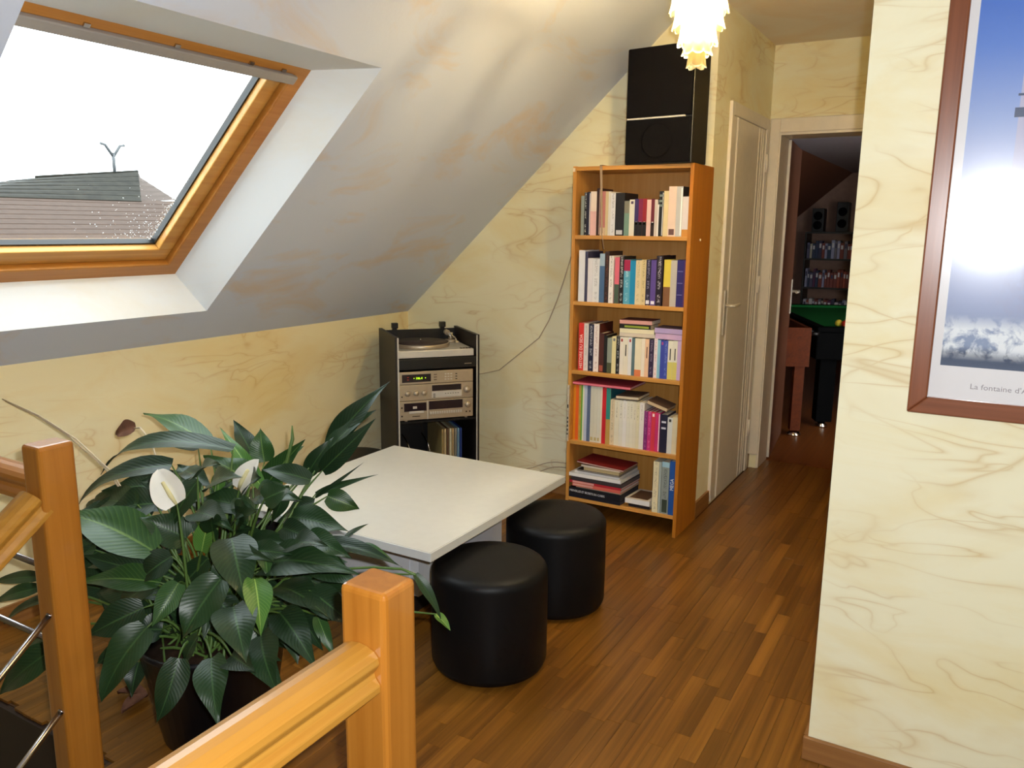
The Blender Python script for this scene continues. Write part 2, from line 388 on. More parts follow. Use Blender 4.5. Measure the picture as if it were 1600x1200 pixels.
# stairwell below
mb = MB(); mb.box(KX, 1.6, -1.7, GY, -2.8, -2.7); struct(mb.build('floor_lower', M['roomfloor']))
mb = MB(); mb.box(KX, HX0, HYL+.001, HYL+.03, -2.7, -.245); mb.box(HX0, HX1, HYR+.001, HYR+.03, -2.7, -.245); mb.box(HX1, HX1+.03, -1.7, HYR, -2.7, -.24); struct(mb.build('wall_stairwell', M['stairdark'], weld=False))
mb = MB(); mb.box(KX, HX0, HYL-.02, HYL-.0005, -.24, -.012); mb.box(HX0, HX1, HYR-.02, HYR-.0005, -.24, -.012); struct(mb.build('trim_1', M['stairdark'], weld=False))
# baseboards
mb = MB(); mb.box(-.300, 1.6, 2.186, 2.2, 0, .07); struct(mb.build('baseboard_right', M['base'], bevel=.003))
mb = MB(); mb.box(-.300, -.288, 2.2, 5.02, 0, .07); struct(mb.build('baseboard_corridor_right', M['basey']))
mb = MB(); mb.box(KX, CX, GY-.012, GY, 0, .08); struct(mb.build('baseboard_back', M['base']))
mb = MB(); mb.box(CX, CX+.012, GY, 4.155, 0, .085); mb.box(CX, CX+.012, 4.96, 5.02, 0, .085); struct(mb.build('baseboard_corridor_left', M['basey'], weld=False))
mb = MB(); mb.box(KX, KX+.012, HYL, GY-.02, 0, .08); struct(mb.build('baseboard_left', M['basey']))
# ------------------------------------------------------------------ corridor doors
d1 = thing('door_1', (CX, 4.52, 0), None, None); struct(d1)
for y0, y1, z0, z1 in ((4.160, 4.195, .052, 2.11), (4.905, 4.965, .0, 2.11), (4.195, 4.905, 2.045, 2.11)):
    mb = MB(); mb.box(CX-.002, CX+.016, y0, y1, z0, z1); mb.build('casing', M['white_trim'], d1, bevel=.004)
mb = MB(); mb.box(CX+.002, CX+.010, 4.197, 4.903, .010, 2.043); leaf1 = mb.build('door_leaf', M['white_trim'], d1)
for y in (4.275, 4.292, 4.74, 4.80, 4.84):
    mb = MB(); mb.box(CX+.010, CX+.013, y, y+.007, .010, 2.043); mb.build('moulding', M['white_trim'], leaf1, bevel=.001)
for z in (1.86, 1.16, .28):
    mb = MB(); mb.tube([(CX+.022, 4.912, z-.05), (CX+.022, 4.912, z+.05)], .008, 8); mb.build('hinge', M['white_trim'], d1)
def handle(parent, p, along, out, long=.24):
    """long plate with a lever; along = lever direction, out = away from the leaf"""
    p, along, out = Vector(p), Vector(along), Vector(out); up = Vector((0,0,1))
    h = MB(); h.obox(p-up*(long*.66)-along*.02, along*.04, up*long, out*.008); pl = h.build('handle_plate', M['handle'], parent, bevel=.003)
    h = MB(); h.tube([p+out*.008, p+out*.05, p+out*.055+along*.02, p+out*.055+along*.10, p+out*.048+along*.118], [.009,.009,.009,.0085,.009], 8); h.build('lever', M['handle'], pl)
handle(leaf1, (CX+.010, 4.235, 1.085), (0,1,0), (1,0,0))
# end doorway: frame and the leaf standing open into the dark room
d2 = thing('door_2', (-.745, 5.03, 0), None, None); struct(d2)
for x0, x1, z0, z1 in ((CX+.006, -1.105, .085, 2.12), (-.385, -.31, .0, 2.12), (-1.105, -.385, 2.04, 2.12)):
    mb = MB(); mb.box(x0, x1, 5.012, 5.032, z0, z1); mb.build('casing', M['white_trim'], d2, bevel=.004)
for x0, x1, z0, z1 in ((-1.113, -1.098, 0, 2.04), (-.392, -.378, 0, 2.04), (-1.098, -.392, 2.026, 2.04)):
    mb = MB(); mb.box(x0, x1, 5.02, 5.25, z0, z1); mb.build('jamb', M['white_trim'], d2)
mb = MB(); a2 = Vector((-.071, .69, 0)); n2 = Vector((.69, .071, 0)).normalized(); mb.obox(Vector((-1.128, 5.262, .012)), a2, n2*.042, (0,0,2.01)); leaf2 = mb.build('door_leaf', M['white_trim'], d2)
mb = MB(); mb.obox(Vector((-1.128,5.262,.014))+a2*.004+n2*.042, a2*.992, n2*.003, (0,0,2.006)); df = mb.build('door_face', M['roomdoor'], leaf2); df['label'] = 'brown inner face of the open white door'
handle(leaf2, Vector((-1.128,5.262,1.06))+a2*.93+n2*.045, (-a2).normalized(), n2)
# ------------------------------------------------------------------ measured data
# books: shelf, x0, x1, spine y, shelf z, height, colour, label, options
BOOKS = [
  (1, -1.7104, -1.6936, 3.611, 1.445, 0.1865, '8f9690', 'thin grey glossy paperback at the left end of its row, top shelf', {}),
  (1, -1.6932, -1.6792, 3.611, 1.445, 0.2025, '17161f', 'black book speckled with white print, beside the thin grey one, top shelf', {'ink': 'ffffff'}),
  (1, -1.6788, -1.6611, 3.611, 1.445, 0.2046, '1d1a33', 'navy black book with a white streak down its spine, top shelf', {'strip': 'e8e6ee'}),
  (1, -1.6607, -1.6289, 3.611, 1.445, 0.2067, 'e8d6cb', 'wide cream paperback with a pinkish lower spine, top shelf', {'low': ['e2b6b4', 0.55]}),
  (1, -1.6285, -1.6095, 3.611, 1.445, 0.2214, '3b211c', 'dark brown hardback rising above the cream paperback next to it, top shelf', {'strip': 'c9a79a'}),
  (1, -1.6091, -1.583, 3.611, 1.445, 0.207, 'c07f7c', 'dusty pink book behind the hanging flat cable, top shelf', {'low': ['d8c0a0', 0.18]}),
  (1, -1.5826, -1.568, 3.611, 1.445, 0.2063, 'cdbb93', 'narrow tan book between the dusty pink and the white ones, top shelf', {}),
  (1, -1.5676, -1.5559, 3.611, 1.445, 0.2056, 'd8d4cf', 'slim off-white book left of the thick white one, top shelf', {}),
  (1, -1.5555, -1.5318, 3.611, 1.445, 0.1984, 'dddde3', 'thick white paperback just left of the big black book, top shelf', {'ink': '8d8d98'}),
  (1, -1.5314, -1.4857, 3.611, 1.445, 0.1989, '17151b', 'thickest black book, with small white marks near its foot, top shelf', {'depth': 0.17, 'mark': ['c8c8d0', 0.1]}),
  (1, -1.4853, -1.4601, 3.611, 1.445, 0.1613, '6f8f84', 'short grey-green paperback beside the thickest black book, top shelf', {'top': ['7d7c70', 0.35]}),
  (1, -1.4597, -1.4344, 3.611, 1.445, 0.1671, 'e3ded0', 'short off-white paperback with a dark emblem at its top, top shelf', {'topmark': '5a4660'}),
  (1, -1.434, -1.4144, 3.611, 1.445, 0.1702, '3a2c62', 'dark violet and black paperback, first of the three with white squares, top shelf', {'low': ['171010', 0.38], 'sq': 'e6e6e0'}),
  (1, -1.414, -1.394, 3.611, 1.445, 0.1705, '7c1f4a', 'crimson and black paperback, middle of the three with white squares, top shelf', {'low': ['171010', 0.38], 'sq': 'e6e6e0'}),
  (1, -1.3936, -1.3742, 3.611, 1.445, 0.1708, '93202c', 'red and black paperback, last of the three with white squares, top shelf', {'low': ['171010', 0.38], 'sq': 'e6e6e0'}),
  (1, -1.3738, -1.353, 3.611, 1.445, 0.1665, 'e6c3bd', 'pale pink paperback between two red and black ones, top shelf', {}),
  (1, -1.3526, -1.3361, 3.611, 1.445, 0.17, '6b2230', 'dark red paperback with one white square, standing apart from its lookalikes, top shelf', {'low': ['2a120e', 0.36], 'sq': 'e6e6e0'}),
  (1, -1.3357, -1.3212, 3.611, 1.445, 0.1662, 'cfc3bd', 'grey-white paperback next to the dark red one, top shelf', {}),
  (1, -1.3208, -1.3151, 3.611, 1.445, 0.1438, 'ece8ea', 'very thin white booklet squeezed before the tall black book, top shelf', {}),
  (1, -1.3147, -1.2932, 3.611, 1.445, 0.2032, '16171b', 'tall black book with pale bands near its top, top shelf', {'topband': '7e8a86', 'strip': 'd8d8d8'}),
  (1, -1.2928, -1.2705, 3.611, 1.445, 0.2042, 'e2d0a2', 'tall cream-yellow book right of the tall black one, top shelf', {}),
  (1, -1.2701, -1.2335, 3.611, 1.445, 0.224, 'e6cdbf', 'widest and tallest pale pink book, with a dark smudge at its foot, top shelf', {'mark': ['6a4a48', 0.12]}),
  (1, -1.2331, -1.2037, 3.611, 1.445, 0.2235, 'bfc0c2', 'glossy silver-grey book with a dark back, almost at the right end, top shelf', {'depth': 0.19, 'strip': 'ffffff', 'cover': '3a3838'}),
  (1, -1.2033, -1.1745, 3.611, 1.445, 0.1784, 'ded6d8', 'white paperback with an orange foot at the right end of its row, top shelf', {'low': ['c98a3c', 0.18]}),
  (2, -1.7155, -1.6825, 3.613, 1.123, 0.2495, 'e2e2ea', 'tall white book at the left end of its row, second shelf', {}),
  (2, -1.6821, -1.6668, 3.613, 1.123, 0.2436, '3a3a58', 'slate-blue thin book with a dark cover behind the tall white one, second shelf', {'depth': 0.18}),
  (2, -1.6664, -1.6402, 3.613, 1.123, 0.2118, 'dcd9e0', 'narrower white paperback, left one of a pair, second shelf', {}),
  (2, -1.6398, -1.6042, 3.613, 1.123, 0.2105, 'dfdfe4', 'wider white paperback with small grey letters, right one of a pair, second shelf', {'ink': '8a8a95'}),
  (2, -1.6038, -1.5774, 3.613, 1.123, 0.2359, '4a6a92', 'blue paperback with a photograph on its spine, second shelf', {'top': ['9fb6cc', 0.25]}),
  (2, -1.577, -1.5544, 3.613, 1.123, 0.2471, '33201c', 'tall dark brown book left of the white spine with black lettering, second shelf', {'ink': '7a4030'}),
  (2, -1.554, -1.5309, 3.613, 1.123, 0.2264, 'ece6e2', 'white spine with bold black lettering and a black dot at its foot, second shelf', {'ink': '1a1a1a'}),
  (2, -1.5238, -1.5005, 3.613, 1.123, 0.2193, 'd8687c', 'pink spine with a dark green panel in its lower part, second shelf', {'low': ['47594c', 0.42]}),
  (2, -1.5001, -1.4773, 3.613, 1.123, 0.2252, '181414', 'black spine with large white hand lettering, second shelf', {'ink': 'f5f5f5'}),
  (2, -1.4769, -1.4451, 3.613, 1.123, 0.2101, '55a0bd', 'light blue book with a crimson top, second shelf', {'top': ['a0204c', 0.25], 'ink': 'c9e6ee'}),
  (2, -1.4447, -1.4177, 3.613, 1.123, 0.2067, '1787b8', 'bright cyan-blue paperback, second shelf', {}),
  (2, -1.4173, -1.3893, 3.613, 1.123, 0.2091, 'd9c9a2', 'cream paperback right after the cyan one, second shelf', {'ink': '8b7d63'}),
  (2, -1.3889, -1.3656, 3.613, 1.123, 0.2124, 'd4c091', 'darker cream paperback, second of the two creams, second shelf', {'ink': '6b5d43'}),
  (2, -1.3652, -1.3415, 3.613, 1.123, 0.2131, '1f1a36', 'midnight blue spine with grey lettering, second shelf', {'ink': 'a9a4c0', 'mark': ['e0e0ea', 0.08]}),
  (2, -1.3411, -1.3154, 3.613, 1.123, 0.2122, '5a4590', 'purple spine with a white blot at its foot, second shelf', {'mark': ['e8e4f0', 0.07]}),
  (2, -1.315, -1.2845, 3.613, 1.123, 0.2326, '20121f', 'tall black-plum book with white lettering, second shelf', {'depth': 0.18, 'ink': 'd8d0d8'}),
  (2, -1.2779, -1.2451, 3.613, 1.123, 0.2156, 'd9c44a', 'yellow book with a brown lower half, second shelf', {'low': ['7a5234', 0.42]}),
  (2, -1.2447, -1.2152, 3.613, 1.123, 0.2139, 'b9b3ac', 'plain light grey book beside the yellow one, second shelf', {}),
  (2, -1.2148, -1.1835, 3.613, 1.123, 0.2158, '2c2368', 'indigo book with three pale lines across its spine, second shelf', {'bars': '6a66a0'}),
  (2, -1.1831, -1.1745, 3.613, 1.123, 0.2165, '4d2a66', 'violet book at the right end of its row, second shelf', {}),
  (3, -1.712, -1.6833, 3.625, 0.776, 0.2386, 'cf2f2b', 'red book lettered in white up its spine, third shelf', {'title': ['HISTOIRE DU SIDA', 'f3e3df']}),
  (3, -1.6829, -1.658, 3.625, 0.776, 0.2377, 'd8cfcd', 'pale grey-pink book beside the red one, third shelf', {'ink': '8d8486'}),
  (3, -1.6576, -1.6297, 3.625, 0.776, 0.2367, '1a1a3a', 'navy book with a white word halfway down, third shelf', {'depth': 0.17, 'ink': 'e5e5ee'}),
  (3, -1.6293, -1.601, 3.625, 0.776, 0.2397, 'e8dedc', 'white book with red print and a black dot, beside the maroon one, third shelf', {'depth': 0.17, 'ink': 'a06060', 'cover': '4a1a18'}),
  (3, -1.6006, -1.5737, 3.625, 0.776, 0.1951, '4a201c', 'maroon paperback lower than its left neighbour, third shelf', {'mark': ['a05040', 0.15]}),
  (3, -1.5733, -1.5556, 3.625, 0.776, 0.1868, '141313', 'thin jet black paperback with a dull dot at its foot, third shelf', {}),
  (3, -1.5552, -1.531, 3.625, 0.776, 0.174, '8b9388', 'grey-green paperback with a dark leafy foot, third shelf', {'low': ['4a5038', 0.3]}),
  (3, -1.5306, -1.5084, 3.625, 0.776, 0.1835, 'ddd3a2', 'pale yellow paperback with a grey emblem at its top, third shelf', {'topmark': '777777'}),
  (3, -1.508, -1.4894, 3.625, 0.776, 0.1851, '161418', 'black paperback with tiny white lettering, beneath the left end of the pile, third shelf', {'ink': 'c8c8c8'}),
  (3, -1.489, -1.4693, 3.625, 0.776, 0.1844, 'e3dcd2', 'first of three matching whites, with a red dot near its top, third shelf', {'topmark': 'a02a2a'}),
  (3, -1.4689, -1.4458, 3.625, 0.776, 0.186, 'e0dacb', 'middle of three matching whites, with a black stroke down its spine, third shelf', {'stroke': '1c1c1c'}),
  (3, -1.4454, -1.4271, 3.625, 0.776, 0.1854, 'dcdce0', 'last of three matching whites, beside the teal one, third shelf', {'topmark': 'b03a3a'}),
  (3, -1.4267, -1.4108, 3.625, 0.776, 0.1824, '56707a', 'grey-teal narrow paperback, third shelf', {}),
  (3, -1.4104, -1.3773, 3.625, 0.776, 0.1843, 'e6ddc3', 'cream paperback with an orange panel at its foot, third shelf', {'low': ['d07a4e', 0.17]}),
  (3, -1.3769, -1.3595, 3.625, 0.776, 0.1852, 'e9dfd0', 'plain ivory paperback left of the peach one, third shelf', {}),
  (3, -1.3591, -1.3389, 3.625, 0.776, 0.1834, 'e6bfa0', 'peach paperback with a dark stroke, third shelf', {'stroke': '5a3528'}),
  (3, -1.3385, -1.3139, 3.625, 0.776, 0.183, '2c1c42', 'dark aubergine paperback with white specks, third shelf', {'ink': 'b0a4c0'}),
  (3, -1.3135, -1.2964, 3.625, 0.776, 0.191, 'e6dce2', 'white paperback with red lettering under the lilac pile, third shelf', {'ink': 'c03a50'}),
  (3, -1.296, -1.2818, 3.625, 0.776, 0.1848, '8cc0d8', 'sky-blue thin paperback, third shelf', {}),
  (3, -1.2814, -1.2644, 3.625, 0.776, 0.1849, '3b48a8', 'royal blue paperback, left one of two, third shelf', {'topmark': 'b04a8a'}),
  (3, -1.264, -1.2449, 3.625, 0.776, 0.1842, '3e50ae', 'royal blue paperback, right one of two, third shelf', {'ink': '8d99d8'}),
  (3, -1.2445, -1.2205, 3.625, 0.776, 0.1849, 'e6e2d2', 'white paperback with a yellow lower half, left one of two, third shelf', {'low': ['d8ce72', 0.45], 'stroke': '222222'}),
  (3, -1.2201, -1.1984, 3.625, 0.776, 0.1867, 'e2dece', 'white paperback with a yellow lower half, right one of two, third shelf', {'low': ['d8ce72', 0.45], 'stroke': '222222'}),
  (3, -1.198, -1.1825, 3.625, 0.776, 0.1871, 'cdb0d6', 'lilac paperback left of the last one in its row, third shelf', {}),
  (3, -1.1821, -1.1745, 3.625, 0.776, 0.1872, 'dcbccb', 'pinkish lilac paperback at the right end of its row, third shelf', {}),
  (4, -1.734, -1.7201, 3.627, 0.412, 0.2865, 'dd8a1c', 'amber yellow comic album at the left end of its row, fourth shelf', {'depth': 0.2}),
  (4, -1.7197, -1.7029, 3.627, 0.412, 0.287, 'e2611c', 'bright orange comic album, fourth shelf', {'depth': 0.2}),
  (4, -1.7025, -1.6899, 3.627, 0.412, 0.287, 'b9a24e', 'speckled mustard album next to the orange one, fourth shelf', {'depth': 0.2, 'ink': 'b03a2a'}),
  (4, -1.6895, -1.6822, 3.627, 0.412, 0.2873, '5da22a', 'thin grass green album, fourth shelf', {'depth': 0.2}),
  (4, -1.6818, -1.6728, 3.627, 0.412, 0.2882, 'dcdcc4', 'thin greyish cream album right of the green one, fourth shelf', {'depth': 0.2}),
  (4, -1.6724, -1.6566, 3.627, 0.412, 0.2888, 'b9c2d8', 'pale blue album, fourth shelf', {'depth': 0.2}),
  (4, -1.6562, -1.6378, 3.627, 0.412, 0.2891, '566688', 'slate blue album with a grey foot, fourth shelf', {'depth': 0.2}),
  (4, -1.6374, -1.6175, 3.627, 0.412, 0.2896, 'cfccbc', 'grey-cream volume, first of three with a faint tan foot, fourth shelf', {'depth': 0.19, 'mark': ['b8a878', 0.06]}),
  (4, -1.6171, -1.599, 3.627, 0.412, 0.2901, 'd3d0c0', 'grey-cream volume, second of three with a faint tan foot, fourth shelf', {'depth': 0.19, 'mark': ['b8a878', 0.06]}),
  (4, -1.5986, -1.583, 3.627, 0.412, 0.2896, 'd6d3c6', 'grey-cream volume, third of three with a faint tan foot, fourth shelf', {'depth': 0.19, 'mark': ['b8a878', 0.06]}),
  (4, -1.5826, -1.5734, 3.627, 0.412, 0.2894, 'e6d8c6', 'ivory thin volume touching the red one, fourth shelf', {'depth': 0.19}),
  (4, -1.573, -1.5521, 3.627, 0.412, 0.2872, 'c8202c', 'tall crimson album in the middle of its row, fourth shelf', {'depth': 0.2}),
  (4, -1.5517, -1.5289, 3.627, 0.412, 0.2873, 'be9a52', 'tall album with a tan spine and a teal cover, fourth shelf', {'depth': 0.2, 'cover': '1f6a78', 'top': ['2f8a82', 0.55]}),
  (4, -1.5285, -1.5058, 3.627, 0.412, 0.2323, 'dbcaaa', 'first white manual, yellowed, leaning on the teal album, fourth shelf', {'ink': '8a8070'}),
  (4, -1.5054, -1.4812, 3.627, 0.412, 0.2334, 'e2dcc8', 'second white manual with a grey title, fourth shelf', {'inkt': '66604f'}),
  (4, -1.4808, -1.4616, 3.627, 0.412, 0.2337, 'e0ddd2', 'third white manual with a double title, fourth shelf', {'inkt': '33302a'}),
  (4, -1.4612, -1.4414, 3.627, 0.412, 0.2344, 'e6e3e0', 'fourth white manual, the plainest one, fourth shelf', {'inkt': '77746a'}),
  (4, -1.441, -1.4244, 3.627, 0.412, 0.2343, 'e0ddcf', 'fifth white manual, just right of a dark gap, fourth shelf', {'inkt': '8a8478'}),
  (4, -1.424, -1.4067, 3.627, 0.412, 0.2348, 'e2decd', 'sixth white manual with a long dark title, fourth shelf', {'inkt': '2a2822'}),
  (4, -1.4063, -1.3907, 3.627, 0.412, 0.2345, 'dfd9c6', 'seventh white manual with a pale title, fourth shelf', {'inkt': '6a6456'}),
  (4, -1.3903, -1.3739, 3.627, 0.412, 0.2349, 'ddd6b8', 'eighth white manual with a greenish title, fourth shelf', {'inkt': '5a6a3a'}),
  (4, -1.3735, -1.3501, 3.627, 0.412, 0.235, 'e6e0dc', 'last white manual, beside the purple paperback, fourth shelf', {'inkt': '55524c'}),
  (4, -1.3497, -1.3312, 3.627, 0.412, 0.1953, '7c2a72', 'plum purple paperback with pale lettering, fourth shelf', {'ink': 'c07ab0'}),
  (4, -1.3308, -1.3123, 3.627, 0.412, 0.1953, 'c0327e', 'magenta paperback left of the red one, fourth shelf', {'ink': 'e090c0'}),
  (4, -1.3119, -1.292, 3.627, 0.412, 0.1962, 'd2384a', 'red paperback with a white numeral shape near its top, fourth shelf', {'topmark': 'f0e0e0'}),
  (4, -1.2916, -1.2679, 3.627, 0.412, 0.1944, 'c62f70', 'raspberry pink paperback with a white right edge, fourth shelf', {'strip': 'efe0ea'}),
  (4, -1.2675, -1.2301, 3.627, 0.412, 0.1897, '1b1b36', 'thick navy paperback with two white marks, fourth shelf', {'bars2': 'd8d8e6'}),
  (4, -1.2297, -1.2056, 3.627, 0.412, 0.1786, 'd6d8d6', 'silver white paperback with a dark emblem, right of the navy one, fourth shelf', {'topmark': '3a3a3a'}),
  (4, -1.2052, -1.1827, 3.627, 0.412, 0.1835, 'ddd0ac', 'cream yellow paperback near the right end of its row, fourth shelf', {}),
  (4, -1.1823, -1.1745, 3.627, 0.412, 0.1827, 'ead8a8', 'narrow ivory paperback with a black blot at the right end of its row, fourth shelf', {'mark': ['1a1410', 0.45]}),
  (5, -1.2837, -1.2552, 3.607, 0.111, 0.2578, 'e3d9b6', 'tall cream book lettered in grey down its spine, bottom shelf', {'depth': 0.2, 'ink': 'a39a86'}),
  (5, -1.2535, -1.242, 3.607, 0.111, 0.2596, 'a6b0ac', 'slim grey book right of the tall cream one, bottom shelf', {'depth': 0.2}),
  (5, -1.2395, -1.2019, 3.607, 0.111, 0.2629, '8d9794', 'tall photo book with a pale blue spine head, bottom shelf', {'depth': 0.2, 'top': ['9fc4d6', 0.1], 'ink': '20242a', 'mark': ['3a4438', 0.25]}),
  (5, -1.2003, -1.1745, 3.607, 0.111, 0.2714, '1c4f9a', 'blue book lettered in white, against the right side panel, bottom shelf', {'depth': 0.2, 'title': ['MEGA', 'e8eef6']}),
]
